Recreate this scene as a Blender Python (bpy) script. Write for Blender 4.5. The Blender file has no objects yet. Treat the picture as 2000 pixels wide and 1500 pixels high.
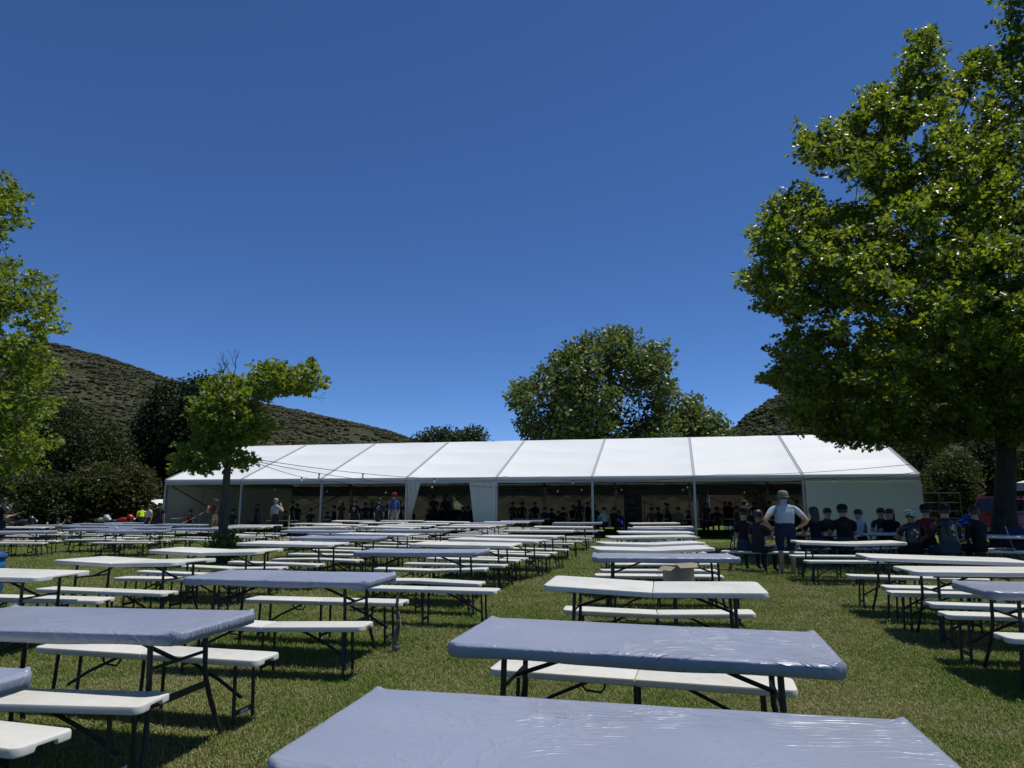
import bpy, bmesh, math, random
import numpy as np
from mathutils import Vector, Matrix, Euler, noise
random.seed(7); RNG = np.random.default_rng(7)
SC = bpy.context.scene; COL = SC.collection
R = math.radians
# ------------------------------------------------------------------ camera, world, sun, exposure
CAM_H = 1.44; PITCH = R(9.533); FPX = 1373.0            # focal length in pixels of a 2000 px wide picture
cam_d = bpy.data.cameras.new('camera'); cam = bpy.data.objects.new('camera', cam_d); COL.objects.link(cam)
cam.location = (0, 0, CAM_H); cam.rotation_euler = (R(90) + PITCH, 0, 0)
cam_d.sensor_width = 36; cam_d.lens = 36 * FPX / 2000; cam_d.clip_end = 3000; cam_d.clip_start = 0.05
SC.camera = cam
SUN = Vector((0.28, 0.10, 0.955)).normalized()          # direction towards the sun
world = bpy.data.worlds.new('World'); SC.world = world; world.use_nodes = True
wn = world.node_tree.nodes; wl = world.node_tree.links
bg = wn['Background']; sky = wn.new('ShaderNodeTexSky'); sky.sky_type = 'NISHITA'; sky.sun_disc = False
sky.sun_elevation = math.asin(SUN.z); sky.sun_rotation = math.atan2(SUN.x, SUN.y)
sky.altitude = 2200; sky.air_density = 0.7; sky.dust_density = 0.0; sky.ozone_density = 8.0
hsv = wn.new('ShaderNodeHueSaturation'); hsv.inputs['Saturation'].default_value = 1.10; tint = wn.new('ShaderNodeMixRGB'); tint.blend_type = 'MULTIPLY'; tint.inputs[0].default_value = 1; tint.inputs[2].default_value = (1.0, .955, .985, 1); wl.new(sky.outputs[0], tint.inputs[1]); wl.new(tint.outputs[0], hsv.inputs['Color'])
wl.new(hsv.outputs[0], bg.inputs[0]); bg.inputs[1].default_value = 0.128
sd = bpy.data.lights.new('sun', 'SUN'); sd.energy = 4.1; sd.angle = R(0.53); sd.color = (1.0, 0.97, 0.91)
so = bpy.data.objects.new('sun', sd); COL.objects.link(so)
so.rotation_euler = SUN.to_track_quat('Z', 'Y').to_euler(); so.location = (10, 5, 60)
vs = SC.view_settings; vs.view_transform = 'Standard'; vs.look = 'None'; vs.gamma = 1; vs.exposure = 0.0; vs.use_curve_mapping = False
SC.cycles.max_bounces = 6; SC.cycles.diffuse_bounces = 3; SC.cycles.transparent_max_bounces = 6; SC.cycles.transmission_bounces = 3

# ------------------------------------------------------------------ places: ground height and pixel -> point
def gz(x, y):
    return -0.005*max(0, min(y, 90)-12) - 0.010*max(0, min(-x, 40)-4)*min(1, max(0, (y-8)/10))
def gz_np(x, y):
    return -0.005*np.maximum(0, np.minimum(y, 90)-12) - 0.010*np.maximum(0, np.minimum(-x, 40)-4)*np.clip((y-8)/10, 0, 1)
cP, sP = math.cos(PITCH), math.sin(PITCH)
def at(px, py, Y):                                      # the point at distance Y that the photo shows at (px, py)
    dx = (px-1000)/FPX; u = -(py-750)/FPX
    r = (dx, cP - sP*u, sP + cP*u); k = Y/r[1]
    return Vector((r[0]*k, Y, CAM_H + r[2]*k))
def on_ground(px, Y):
    x = at(px, 980.5, Y).x
    return Vector((x, Y, gz(x, Y)))

# ------------------------------------------------------------------ objects and meshes
def tag(o, label=None, cat=None, group=None, kind=None):
    if label: o['label'] = label
    if cat: o['category'] = cat
    if group: o['group'] = group
    if kind: o['kind'] = kind
    return o
def empty(name, loc=(0, 0, 0), rz=0, label=None, cat=None, group=None):
    o = bpy.data.objects.new(name, None); COL.objects.link(o); o.empty_display_size = .2
    o.location = loc; o.rotation_euler = (0, 0, rz)
    return tag(o, label, cat, group)
def link(name, me, parent=None, mats=None):
    o = bpy.data.objects.new(name, me); COL.objects.link(o)
    if parent is not None: o.parent = parent
    if mats is not None and not me.materials:
        for m in (mats if isinstance(mats, (list, tuple)) else [mats]): me.materials.append(m)
    return o
def copy_tree(o, parent=None):
    c = o.copy(); COL.objects.link(c); c.parent = parent
    for k in [k for k in o.keys() if k in ('label', 'group') and parent is None]: del c[k]
    for ch in o.children: copy_tree(ch, c)
    return c
def np_mesh(name, V, polys_idx, sizes, smooth=False):    # flat index array and polygon sizes
    me = bpy.data.meshes.new(name); V = np.asarray(V, dtype=np.float32)
    me.vertices.add(len(V)); me.vertices.foreach_set('co', V.ravel())
    idx = np.asarray(polys_idx, dtype=np.int32).ravel(); sizes = np.asarray(sizes, dtype=np.int32)
    me.loops.add(len(idx)); me.loops.foreach_set('vertex_index', idx)
    me.polygons.add(len(sizes)); st = np.concatenate([[0], np.cumsum(sizes)[:-1]]).astype(np.int32)
    me.polygons.foreach_set('loop_start', st); me.polygons.foreach_set('loop_total', sizes)
    if smooth: me.polygons.foreach_set('use_smooth', np.ones(len(sizes), dtype=bool))
    me.update(calc_edges=True); me.validate(); return me
class MB:
    def __init__(s): s.v = []; s.f = []; s.m = []
    def add(s, vs, fs, mi=0):
        b = len(s.v); s.v += [tuple(v) for v in vs]; s.f += [tuple(i+b for i in f) for f in fs]; s.m += [mi]*len(fs); return s
    def box(s, c, size, rot=None, mi=0):
        hx, hy, hz = [a/2 for a in size]
        P = [Vector((x, y, z)) for z in (-hz, hz) for (x, y) in ((-hx, -hy), (hx, -hy), (hx, hy), (-hx, hy))]
        if rot is not None: P = [rot @ p for p in P]
        c = Vector(c)
        return s.add([p+c for p in P], [(3, 2, 1, 0), (4, 5, 6, 7), (0, 1, 5, 4), (1, 2, 6, 5), (2, 3, 7, 6), (3, 0, 4, 7)], mi)
    def bar(s, a, b, w, h, mi=0):                        # rectangular bar from a to b
        a, b = Vector(a), Vector(b); d = b-a
        return s.box((a+b)/2, (w, h, d.length), d.to_track_quat('Z', 'Y').to_matrix(), mi)
    def tube(s, path, r, n=8, mi=0, cap=True):
        path = [Vector(p) for p in path]; rs = r if isinstance(r, (list, tuple)) else [r]*len(path)
        vs = []; fs = []; prev = None
        for i, p in enumerate(path):
            d = (path[min(i+1, len(path)-1)] - path[max(i-1, 0)]).normalized()
            if prev is None:
                up = Vector((0, 0, 1)) if abs(d.z) < .9 else Vector((1, 0, 0)); a = d.cross(up).normalized()
            else: a = (prev - d*prev.dot(d)).normalized()
            prev = a; b = d.cross(a)
            for k in range(n):
                t = 2*math.pi*k/n; vs.append(p + (a*math.cos(t) + b*math.sin(t))*rs[i])
        for i in range(len(path)-1):
            for k in range(n):
                fs.append((i*n+k, i*n+(k+1) % n, (i+1)*n+(k+1) % n, (i+1)*n+k))
        if cap: fs.append(tuple(range(n-1, -1, -1))); fs.append(tuple((len(path)-1)*n+k for k in range(n)))
        return s.add(vs, fs, mi)
    def rings(s, rings, closed=True, cap0=True, cap1=True, mi=0):
        n = len(rings[0]); vs = [p for r in rings for p in r]; fs = []
        for i in range(len(rings)-1):
            for k in range(n if closed else n-1):
                fs.append((i*n+k, i*n+(k+1) % n, (i+1)*n+(k+1) % n, (i+1)*n+k))
        if closed and cap0: fs.append(tuple(range(n-1, -1, -1)))
        if closed and cap1: fs.append(tuple((len(rings)-1)*n+k for k in range(n)))
        return s.add(vs, fs, mi)
    def lathe(s, prof, n=16, c=(0, 0, 0), sx=1, sy=1, mi=0):
        return s.rings([[(c[0]+r*sx*math.cos(2*math.pi*k/n), c[1]+r*sy*math.sin(2*math.pi*k/n), c[2]+z) for k in range(n)] for r, z in prof], mi=mi)
    def ball(s, c, r, n=10, m=6, mi=0):
        r3 = r if isinstance(r, (list, tuple)) else (r, r, r)
        return s.rings([[(c[0]+r3[0]*math.sin(t)*math.cos(2*math.pi*k/n), c[1]+r3[1]*math.sin(t)*math.sin(2*math.pi*k/n), c[2]-r3[2]*math.cos(t)) for k in range(n)]
                        for t in [math.pi*(i+.3)/(m+.6) for i in range(m+1)]], mi=mi)
    def mesh(s, name, smooth=False, mats=None):
        me = bpy.data.meshes.new(name); me.from_pydata(s.v, [], s.f); me.update()
        me.polygons.foreach_set('material_index', s.m)
        if smooth: me.polygons.foreach_set('use_smooth', [True]*len(me.polygons))
        if mats is not None:
            for m in (mats if isinstance(mats, (list, tuple)) else [mats]): me.materials.append(m)
        return me
    def obj(s, name, mat, parent=None, smooth=False): return link(name, s.mesh(name, smooth, mat), parent)
def smooth_by_angle(me, deg=35):
    bm = bmesh.new(); bm.from_mesh(me)
    for e in bm.edges:
        e.smooth = not (len(e.link_faces) == 2 and e.calc_face_angle(0) > R(deg))
    for f in bm.faces: f.smooth = True
    bm.to_mesh(me); bm.free(); return me

# ------------------------------------------------------------------ materials
def new_mat(name):
    m = bpy.data.materials.new(name); m.use_nodes = True
    nt = m.node_tree; return m, nt, nt.nodes['Principled BSDF']
def N(nt, t, **kw):
    n = nt.nodes.new(t)
    for k, v in kw.items():
        if hasattr(n, k): setattr(n, k, v)
        else: n.inputs[k].default_value = v
    return n
def ramp(nt, fac, stops):
    r = nt.nodes.new('ShaderNodeValToRGB'); el = r.color_ramp.elements
    while len(el) < len(stops): el.new(.5)
    for e, (p, c) in zip(el, stops): e.position = p; e.color = (*c, 1) if len(c) == 3 else c
    nt.links.new(fac, r.inputs[0]); return r.outputs[0]
def simple(name, col, rough=.6, metal=0, spec=.5, var=.12, scale=6, bump=0, bscale=60):
    m, nt, b = new_mat(name); L = nt.links
    tc = N(nt, 'ShaderNodeTexCoord'); nz = N(nt, 'ShaderNodeTexNoise', Scale=scale, Detail=4.0)
    L.new(tc.outputs['Object'], nz.inputs['Vector'])
    c0 = tuple(a*(1-var) for a in col); c1 = tuple(min(1, a*(1+var)) for a in col)
    L.new(ramp(nt, nz.outputs[0], [(.3, c0), (.7, c1)]), b.inputs['Base Color'])
    b.inputs['Roughness'].default_value = rough; b.inputs['Metallic'].default_value = metal; b.inputs['Specular IOR Level'].default_value = spec
    if bump:
        n2 = N(nt, 'ShaderNodeTexNoise', Scale=bscale, Detail=3.0); L.new(tc.outputs['Object'], n2.inputs['Vector'])
        bp = N(nt, 'ShaderNodeBump', Strength=bump, Distance=.01); L.new(n2.outputs[0], bp.inputs['Height']); L.new(bp.outputs[0], b.inputs['Normal'])
    return m
def emit(name, col, st):
    m, nt, b = new_mat(name); b.inputs['Base Color'].default_value = (*col, 1)
    b.inputs['Emission Color'].default_value = (*col, 1); b.inputs['Emission Strength'].default_value = st; return m

def mat_white_plastic():
    m, nt, b = new_mat('white_plastic'); L = nt.links
    tc = N(nt, 'ShaderNodeTexCoord'); oi = N(nt, 'ShaderNodeObjectInfo'); va = N(nt, 'ShaderNodeVectorMath', operation='ADD')
    L.new(tc.outputs['Object'], va.inputs[0]); mul = N(nt, 'ShaderNodeVectorMath', operation='SCALE'); mul.inputs['Scale'].default_value = 17
    L.new(oi.outputs['Location'], mul.inputs[0]); L.new(mul.outputs[0], va.inputs[1])
    n1 = N(nt, 'ShaderNodeTexNoise', Scale=2.2, Detail=6.0, Roughness=.62); L.new(va.outputs[0], n1.inputs['Vector'])
    n3 = N(nt, 'ShaderNodeTexNoise', Scale=26.0, Detail=4.0); L.new(va.outputs[0], n3.inputs['Vector'])
    ad = N(nt, 'ShaderNodeMath', operation='MULTIPLY_ADD'); L.new(n3.outputs[0], ad.inputs[0]); ad.inputs[1].default_value = .4; L.new(n1.outputs[0], ad.inputs[2])
    col = ramp(nt, ad.outputs[0], [(.36, (.40, .36, .29)), (.52, (.545, .525, .46)), (.68, (.61, .60, .54)), (.85, (.645, .64, .585))])
    L.new(col, b.inputs['Base Color']); b.inputs['Roughness'].default_value = .5; b.inputs['Specular IOR Level'].default_value = .35
    n2 = N(nt, 'ShaderNodeTexNoise', Scale=220.0, Detail=2.0); L.new(va.outputs[0], n2.inputs['Vector'])
    bp = N(nt, 'ShaderNodeBump', Strength=.25, Distance=.002); L.new(n2.outputs[0], bp.inputs['Height']); L.new(bp.outputs[0], b.inputs['Normal'])
    return m
def mat_cover():
    m, nt, b = new_mat('table_cover_plastic'); L = nt.links
    tc = N(nt, 'ShaderNodeTexCoord'); oi = N(nt, 'ShaderNodeObjectInfo'); va = N(nt, 'ShaderNodeVectorMath', operation='ADD')
    mul = N(nt, 'ShaderNodeVectorMath', operation='SCALE'); mul.inputs['Scale'].default_value = 13
    L.new(oi.outputs['Location'], mul.inputs[0]); L.new(tc.outputs['Object'], va.inputs[0]); L.new(mul.outputs[0], va.inputs[1])
    # long pulled creases: domain-warped, stretched ridges
    wz = N(nt, 'ShaderNodeTexNoise', Scale=2.0, Detail=2.0); L.new(va.outputs[0], wz.inputs['Vector'])
    ws = N(nt, 'ShaderNodeVectorMath', operation='SCALE'); ws.inputs['Scale'].default_value = .35; L.new(wz.outputs['Color'], ws.inputs[0])
    wa = N(nt, 'ShaderNodeVectorMath', operation='ADD'); L.new(va.outputs[0], wa.inputs[0]); L.new(ws.outputs[0], wa.inputs[1])
    hs = []
    for (sc, rz, pw, am) in (((2.2, 26, 4), .10, 9, 1.0), ((3.5, 15, 4), -.35, 8, .7), ((9, 12, 5), .7, 6, .7)):
        mp = N(nt, 'ShaderNodeMapping'); mp.inputs['Scale'].default_value = sc; mp.inputs['Rotation'].default_value = (0, 0, rz)
        L.new(wa.outputs[0], mp.inputs[0]); nn = N(nt, 'ShaderNodeTexNoise', Scale=1.0, Detail=2.0, Roughness=.5); L.new(mp.outputs[0], nn.inputs['Vector'])
        a = N(nt, 'ShaderNodeMath', operation='SUBTRACT'); L.new(nn.outputs[0], a.inputs[0]); a.inputs[1].default_value = .5
        c = N(nt, 'ShaderNodeMath', operation='ABSOLUTE'); L.new(a.outputs[0], c.inputs[0])
        d = N(nt, 'ShaderNodeMath', operation='MULTIPLY'); L.new(c.outputs[0], d.inputs[0]); d.inputs[1].default_value = pw
        e = N(nt, 'ShaderNodeMath', operation='SUBTRACT', use_clamp=True); e.inputs[0].default_value = 1; L.new(d.outputs[0], e.inputs[1])
        f = N(nt, 'ShaderNodeMath', operation='POWER'); L.new(e.outputs[0], f.inputs[0]); f.inputs[1].default_value = 2.0
        g = N(nt, 'ShaderNodeMath', operation='MULTIPLY'); L.new(f.outputs[0], g.inputs[0]); g.inputs[1].default_value = am
        hs.append(g.outputs[0])
    patch = N(nt, 'ShaderNodeTexNoise', Scale=1.9, Detail=2.0); L.new(va.outputs[0], patch.inputs['Vector'])
    pm = N(nt, 'ShaderNodeMapRange'); pm.inputs[1].default_value = .42; pm.inputs[2].default_value = .62; L.new(patch.outputs[0], pm.inputs[0])
    s0 = N(nt, 'ShaderNodeMath', operation='ADD'); L.new(hs[0], s0.inputs[0]); L.new(hs[1], s0.inputs[1])
    p2 = N(nt, 'ShaderNodeTexNoise', Scale=1.1, Detail=3.0); L.new(va.outputs[0], p2.inputs['Vector']); pm2 = N(nt, 'ShaderNodeMapRange'); pm2.inputs[1].default_value = .36; pm2.inputs[2].default_value = .58; L.new(p2.outputs[0], pm2.inputs[0])
    s1 = N(nt, 'ShaderNodeMath', operation='MULTIPLY'); L.new(s0.outputs[0], s1.inputs[0]); L.new(pm2.outputs[0], s1.inputs[1])
    s2 = N(nt, 'ShaderNodeMath', operation='MULTIPLY_ADD'); L.new(hs[2], s2.inputs[0]); L.new(pm.outputs[0], s2.inputs[1]); L.new(s1.outputs[0], s2.inputs[2])
    bp = N(nt, 'ShaderNodeBump', Strength=.95, Distance=.0045); L.new(s2.outputs[0], bp.inputs['Height']); L.new(bp.outputs[0], b.inputs['Normal'])
    col = ramp(nt, patch.outputs[0], [(.3, (.240, .266, .342)), (.7, (.280, .306, .382))])
    L.new(col, b.inputs['Base Color']); b.inputs['Roughness'].default_value = .34; b.inputs['Specular IOR Level'].default_value = .45
    return m
def mat_leaf(name, cols, trans=.35, rough=.42, spec=.5, tcol=None):
    m, nt, b = new_mat(name); L = nt.links
    geo = N(nt, 'ShaderNodeNewGeometry')
    col = ramp(nt, geo.outputs['Random Per Island'], [(i/(len(cols)-1), c) for i, c in enumerate(cols)])
    L.new(col, b.inputs['Base Color']); b.inputs['Roughness'].default_value = rough; b.inputs['Specular IOR Level'].default_value = spec
    tr = N(nt, 'ShaderNodeBsdfTranslucent'); mx = N(nt, 'ShaderNodeMixShader'); mx.inputs[0].default_value = trans
    hue = N(nt, 'ShaderNodeMixRGB', blend_type='MULTIPLY'); hue.inputs[0].default_value = 1; L.new(col, hue.inputs[1]); hue.inputs[2].default_value = (*(tcol or (2.6, 2.3, .7)), 1)
    L.new(hue.outputs[0], tr.inputs[0]); L.new(b.outputs[0], mx.inputs[1]); L.new(tr.outputs[0], mx.inputs[2])
    L.new(mx.outputs[0], nt.nodes['Material Output'].inputs[0]); return m
def mat_bark(name, c0=(.035, .028, .022), c1=(.11, .09, .07)):
    m, nt, b = new_mat(name); L = nt.links
    tc = N(nt, 'ShaderNodeTexCoord'); mp = N(nt, 'ShaderNodeMapping'); mp.inputs['Scale'].default_value = (9, 9, 2.2); L.new(tc.outputs['Object'], mp.inputs[0])
    nz = N(nt, 'ShaderNodeTexNoise', Scale=1.6, Detail=7.0, Roughness=.65); L.new(mp.outputs[0], nz.inputs['Vector'])
    L.new(ramp(nt, nz.outputs[0], [(.35, c0), (.65, c1)]), b.inputs['Base Color']); b.inputs['Roughness'].default_value = .9
    bp = N(nt, 'ShaderNodeBump', Strength=.8, Distance=.03); L.new(nz.outputs[0], bp.inputs['Height']); L.new(bp.outputs[0], b.inputs['Normal']); return m
def mat_pvc(name, col=(.80, .82, .82), trans=.0, rough=.55, wscale=.35, tcol=None, bump=.0):
    m, nt, b = new_mat(name); L = nt.links
    tc = N(nt, 'ShaderNodeTexCoord'); nz = N(nt, 'ShaderNodeTexNoise', Scale=wscale, Detail=5.0, Roughness=.6); L.new(tc.outputs['Object'], nz.inputs['Vector'])
    c = ramp(nt, nz.outputs[0], [(.3, tuple(a*.95 for a in col)), (.7, col)])
    L.new(c, b.inputs['Base Color']); b.inputs['Roughness'].default_value = rough
    if bump:
        mp = N(nt, 'ShaderNodeMapping'); mp.inputs['Scale'].default_value = (1, 1, 3); L.new(tc.outputs['Object'], mp.inputs[0])
        n2 = N(nt, 'ShaderNodeTexNoise', Scale=1.6, Detail=3.0); L.new(mp.outputs[0], n2.inputs['Vector'])
        bp = N(nt, 'ShaderNodeBump', Strength=bump, Distance=.12); L.new(n2.outputs[0], bp.inputs['Height']); L.new(bp.outputs[0], b.inputs['Normal'])
    if trans:
        tr = N(nt, 'ShaderNodeBsdfTranslucent'); tr.inputs[0].default_value = (*(tcol or col), 1); mx = N(nt, 'ShaderNodeMixShader'); mx.inputs[0].default_value = trans
        L.new(b.outputs[0], mx.inputs[1]); L.new(tr.outputs[0], mx.inputs[2]); L.new(mx.outputs[0], nt.nodes['Material Output'].inputs[0])
    return m

M = {}
M['white'] = mat_white_plastic(); M['cover'] = mat_cover()
M['steel'] = simple('dark_powder_coat', (.020, .022, .024), .45, .3, .5, .2, 9)
M['handle'] = simple('black_plastic', (.012, .012, .013), .5)
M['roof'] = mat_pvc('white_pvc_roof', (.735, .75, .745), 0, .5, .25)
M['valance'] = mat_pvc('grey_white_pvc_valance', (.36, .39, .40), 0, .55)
M['wallpvc'] = mat_pvc('white_pvc_wall', (.64, .66, .58), .10, .6, .5, (.62, .52, .36), bump=.25)
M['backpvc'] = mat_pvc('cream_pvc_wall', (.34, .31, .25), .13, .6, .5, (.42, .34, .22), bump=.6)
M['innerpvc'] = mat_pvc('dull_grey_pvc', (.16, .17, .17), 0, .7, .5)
M['curtain'] = mat_pvc('pale_curtain_pvc', (.60, .64, .60), .12, .6, .5, (.6, .6, .5))
M['alu'] = simple('aluminium_profile', (.36, .37, .38), .45, .5)
M['keder'] = simple('grey_keder_rail', (.40, .41, .42), .5, 0, .3, .06)
M['darkalu'] = simple('dark_frame_steel', (.03, .03, .032), .5, .3)
M['cable'] = simple('black_cable', (.012, .012, .012), .6)
M['bulb'] = simple('white_glass_bulb', (.75, .76, .74), .15)
M['bark'] = mat_bark('grey_brown_bark'); M['bark_dark'] = mat_bark('dark_bark', (.018, .015, .012), (.06, .05, .04))
LC = [(.028, .050, .010), (.050, .086, .014), (.084, .130, .020), (.122, .172, .028), (.165, .205, .040)]
M['leaf'] = mat_leaf('plane_tree_leaf', LC, .48, .36, .55)
M['leaf_small'] = mat_leaf('young_tree_leaf', [(.050, .090, .014), (.085, .134, .020), (.118, .172, .027), (.15, .19, .034)], .42, .45, .5)
M['leaf_back'] = mat_leaf('far_plane_tree_leaf', [(.042, .068, .017), (.068, .102, .025), (.098, .136, .036), (.125, .155, .046)], .3, .45, .5, (2.0, 1.9, .8))
M['leaf_dark'] = mat_leaf('dark_evergreen_leaf', [(.008, .016, .006), (.014, .026, .010), (.024, .042, .014)], .18, .6, .2, (1.6, 1.7, .8))
M['leaf_bush'] = mat_leaf('bush_leaf', [(.014, .024, .008), (.022, .036, .012), (.036, .052, .017), (.055, .068, .026)], .22, .6, .2, (1.8, 1.8, .8))
M['leaf_olive'] = mat_leaf('olive_leaf', [(.022, .030, .012), (.04, .05, .018), (.07, .082, .026)], .25, .6, .2, (2, 1.9, .7))

# ------------------------------------------------------------------ lawn, grass, path
def mat_lawn():
    m, nt, b = new_mat('lawn_ground'); L = nt.links
    tc = N(nt, 'ShaderNodeTexCoord')
    n1 = N(nt, 'ShaderNodeTexNoise', Scale=.55, Detail=5.0, Roughness=.6); L.new(tc.outputs['Object'], n1.inputs['Vector'])
    n2 = N(nt, 'ShaderNodeTexNoise', Scale=38.0, Detail=4.0, Roughness=.7); L.new(tc.outputs['Object'], n2.inputs['Vector'])
    a = ramp(nt, n1.outputs[0], [(.32, (.088, .146, .018)), (.55, (.120, .170, .028)), (.76, (.175, .180, .054))])
    bb = ramp(nt, n2.outputs[0], [(.3, (.35, .35, .35)), (.62, (1.25, 1.25, 1.2))])
    mx = N(nt, 'ShaderNodeMixRGB', blend_type='MULTIPLY'); mx.inputs[0].default_value = .85; L.new(a, mx.inputs[1]); L.new(bb, mx.inputs[2])
    L.new(mx.outputs[0], b.inputs['Base Color']); b.inputs['Roughness'].default_value = .95; b.inputs['Specular IOR Level'].default_value = .1
    bp = N(nt, 'ShaderNodeBump', Strength=1.0, Distance=.05); L.new(n2.outputs[0], bp.inputs['Height']); L.new(bp.outputs[0], b.inputs['Normal']); return m
def mat_blade():
    m, nt, b = new_mat('grass_blade'); L = nt.links
    geo = N(nt, 'ShaderNodeNewGeometry'); oi = N(nt, 'ShaderNodeObjectInfo')
    n1 = N(nt, 'ShaderNodeTexNoise', Scale=.6, Detail=6.0, Roughness=.7); L.new(geo.outputs['Position'], n1.inputs['Vector'])
    ad = N(nt, 'ShaderNodeMath', operation='MULTIPLY_ADD'); L.new(geo.outputs['Random Per Island'], ad.inputs[0]); ad.inputs[1].default_value = .42; L.new(n1.outputs[0], ad.inputs[2])
    ad2 = N(nt, 'ShaderNodeMath', operation='MULTIPLY_ADD'); L.new(oi.outputs['Random'], ad2.inputs[0]); ad2.inputs[1].default_value = .22; L.new(ad.outputs[0], ad2.inputs[2])
    c = ramp(nt, ad2.outputs[0], [(.42, (.088, .154, .015)), (.68, (.136, .208, .028)), (.92, (.198, .246, .054)), (1.08, (.34, .32, .14))])
    L.new(c, b.inputs['Base Color']); b.inputs['Roughness'].default_value = .55; b.inputs['Specular IOR Level'].default_value = .22
    tr = N(nt, 'ShaderNodeBsdfTranslucent'); L.new(c, tr.inputs[0]); mx = N(nt, 'ShaderNodeMixShader'); mx.inputs[0].default_value = .3
    L.new(b.outputs[0], mx.inputs[1]); L.new(tr.outputs[0], mx.inputs[2]); L.new(mx.outputs[0], nt.nodes['Material Output'].inputs[0]); return m
M['lawn'] = mat_lawn(); M['blade'] = mat_blade()
def build_lawn():
    xs = np.unique(np.concatenate([np.linspace(-700, -60, 24), np.linspace(-60, 60, 90), np.linspace(60, 700, 24)]))
    ys = np.unique(np.concatenate([np.linspace(-30, 70, 80), np.linspace(70, 900, 40)]))
    X, Y = np.meshgrid(xs, ys); Z = gz_np(X, Y)
    nx, ny = len(xs), len(ys); V = np.stack([X, Y, Z], -1).reshape(-1, 3)
    i, j = np.meshgrid(np.arange(nx-1), np.arange(ny-1)); a = (j*nx+i).ravel()
    F = np.stack([a, a+1, a+1+nx, a+nx], -1)
    tag(link('lawn', np_mesh('lawn', V, F, np.full(len(F), 4), True), None, M['lawn']), kind='structure')
build_lawn()
def build_grass():
    protos = bpy.data.collections.new('grass_tufts')
    for k in range(5):
        mb = MB()
        for q in range(13):
            a = random.uniform(0, 6.283); r = .065*math.sqrt(random.random()); c = Vector((r*math.cos(a*3.1), r*math.sin(a*3.1), -.004))
            h = random.uniform(.018, .044); w = random.uniform(.0018, .0034); lean = random.uniform(.15, 1.0)*h; d = Vector((math.cos(a), math.sin(a), 0)); s = Vector((-d.y, d.x, 0))*w
            p1 = c + d*lean*.35 + Vector((0, 0, h*.62)); p2 = c + d*lean + Vector((0, 0, h*random.uniform(.75, 1.0)))
            mb.add([c-s, c+s, p1+s*.8, p1-s*.8, p2], [(0, 1, 2, 3), (3, 2, 4)])
        protos.objects.link(bpy.data.objects.new('grass_tuft', mb.mesh('grass_tuft', False, M['blade'])))
    # points thin out with distance and grow a little, over everything the lawn shows
    n = 230000; y = []; rng = RNG
    y0, y1 = 2.0, 27.0
    u = rng.random(n); near = rng.random(n) < .34
    yy = np.where(near, y0 + (6-y0)*np.sqrt(u), 6*np.exp(u*math.log(y1/6)))
    xx = (rng.random(n)*2-1)*(yy*.80+1.0)
    zz = gz_np(xx, yy)
    me = bpy.data.meshes.new('grass'); me.vertices.add(n); me.vertices.foreach_set('co', np.stack([xx, yy, zz], -1).astype(np.float32).ravel())
    at_ = me.attributes.new('rot', 'FLOAT_VECTOR', 'POINT')
    at_.data.foreach_set('vector', np.stack([rng.normal(0, .12, n), rng.normal(0, .12, n), rng.random(n)*6.283], -1).astype(np.float32).ravel())
    at2 = me.attributes.new('sc', 'FLOAT', 'POINT'); at2.data.foreach_set('value', (rng.uniform(.7, 1.25, n)*np.clip((yy/5)**.55, 1, 2.3)).astype(np.float32))
    g = tag(link('grass', me, None, M['blade']), kind='stuff'); g['label'] = 'short sunlit lawn grass with yellowish worn patches'
    ng = bpy.data.node_groups.new('grass_scatter', 'GeometryNodeTree')
    ng.interface.new_socket('Geometry', in_out='INPUT', socket_type='NodeSocketGeometry'); ng.interface.new_socket('Geometry', in_out='OUTPUT', socket_type='NodeSocketGeometry')
    gi = ng.nodes.new('NodeGroupInput'); go = ng.nodes.new('NodeGroupOutput'); ip = ng.nodes.new('GeometryNodeInstanceOnPoints')
    ci = ng.nodes.new('GeometryNodeCollectionInfo'); ci.inputs[0].default_value = protos; ci.inputs['Separate Children'].default_value = True
    ra = ng.nodes.new('GeometryNodeInputNamedAttribute'); ra.data_type = 'FLOAT_VECTOR'; ra.inputs[0].default_value = 'rot'
    sa = ng.nodes.new('GeometryNodeInputNamedAttribute'); sa.data_type = 'FLOAT'; sa.inputs[0].default_value = 'sc'
    l = ng.links; l.new(gi.outputs[0], ip.inputs['Points']); l.new(ci.outputs[0], ip.inputs['Instance']); ip.inputs['Pick Instance'].default_value = True
    l.new(ra.outputs[0], ip.inputs['Rotation']); l.new(sa.outputs[0], ip.inputs['Scale']); l.new(ip.outputs[0], go.inputs[0])
    g.modifiers.new('scatter', 'NODES').node_group = ng
    return protos
build_grass()
# tent frame of reference: corner, direction along the front, inward
TA = Vector((-17.7, 36.3, 0)); TB = Vector((16.3, 28.4, 0)); TT = (TB-TA).normalized(); TN = Vector((-TT.y, TT.x, 0)); TLEN = (TB-TA).length
TZ = -0.13; EAVE = 2.69; RIDGE = 4.88; HALF = 6.2; BAYS = 8; BAY = TLEN/BAYS
def tent_w(s, off, z=0): return TA + TT*s + TN*off + Vector((0, 0, z))
M['path'] = simple('grey_gravel_path', (.19, .175, .155), .95, 0, .2, .18, 14, .4, 90)
def build_path():
    mb = MB(); n = 60; rs = []
    for i in range(n+1):
        s = -30 + (TLEN+60)*i/n; row = []
        for off in (-2.4, -3.3, -4.2, -5.0):
            p = tent_w(s, off + .12*math.sin(s*1.3+off)); row.append((p.x, p.y, gz(p.x, p.y)+.006))
        rs.append(row)
    mb.rings(rs, closed=False)
    tag(mb.obj('path', M['path'], None, True), kind='structure')
build_path()

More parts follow.
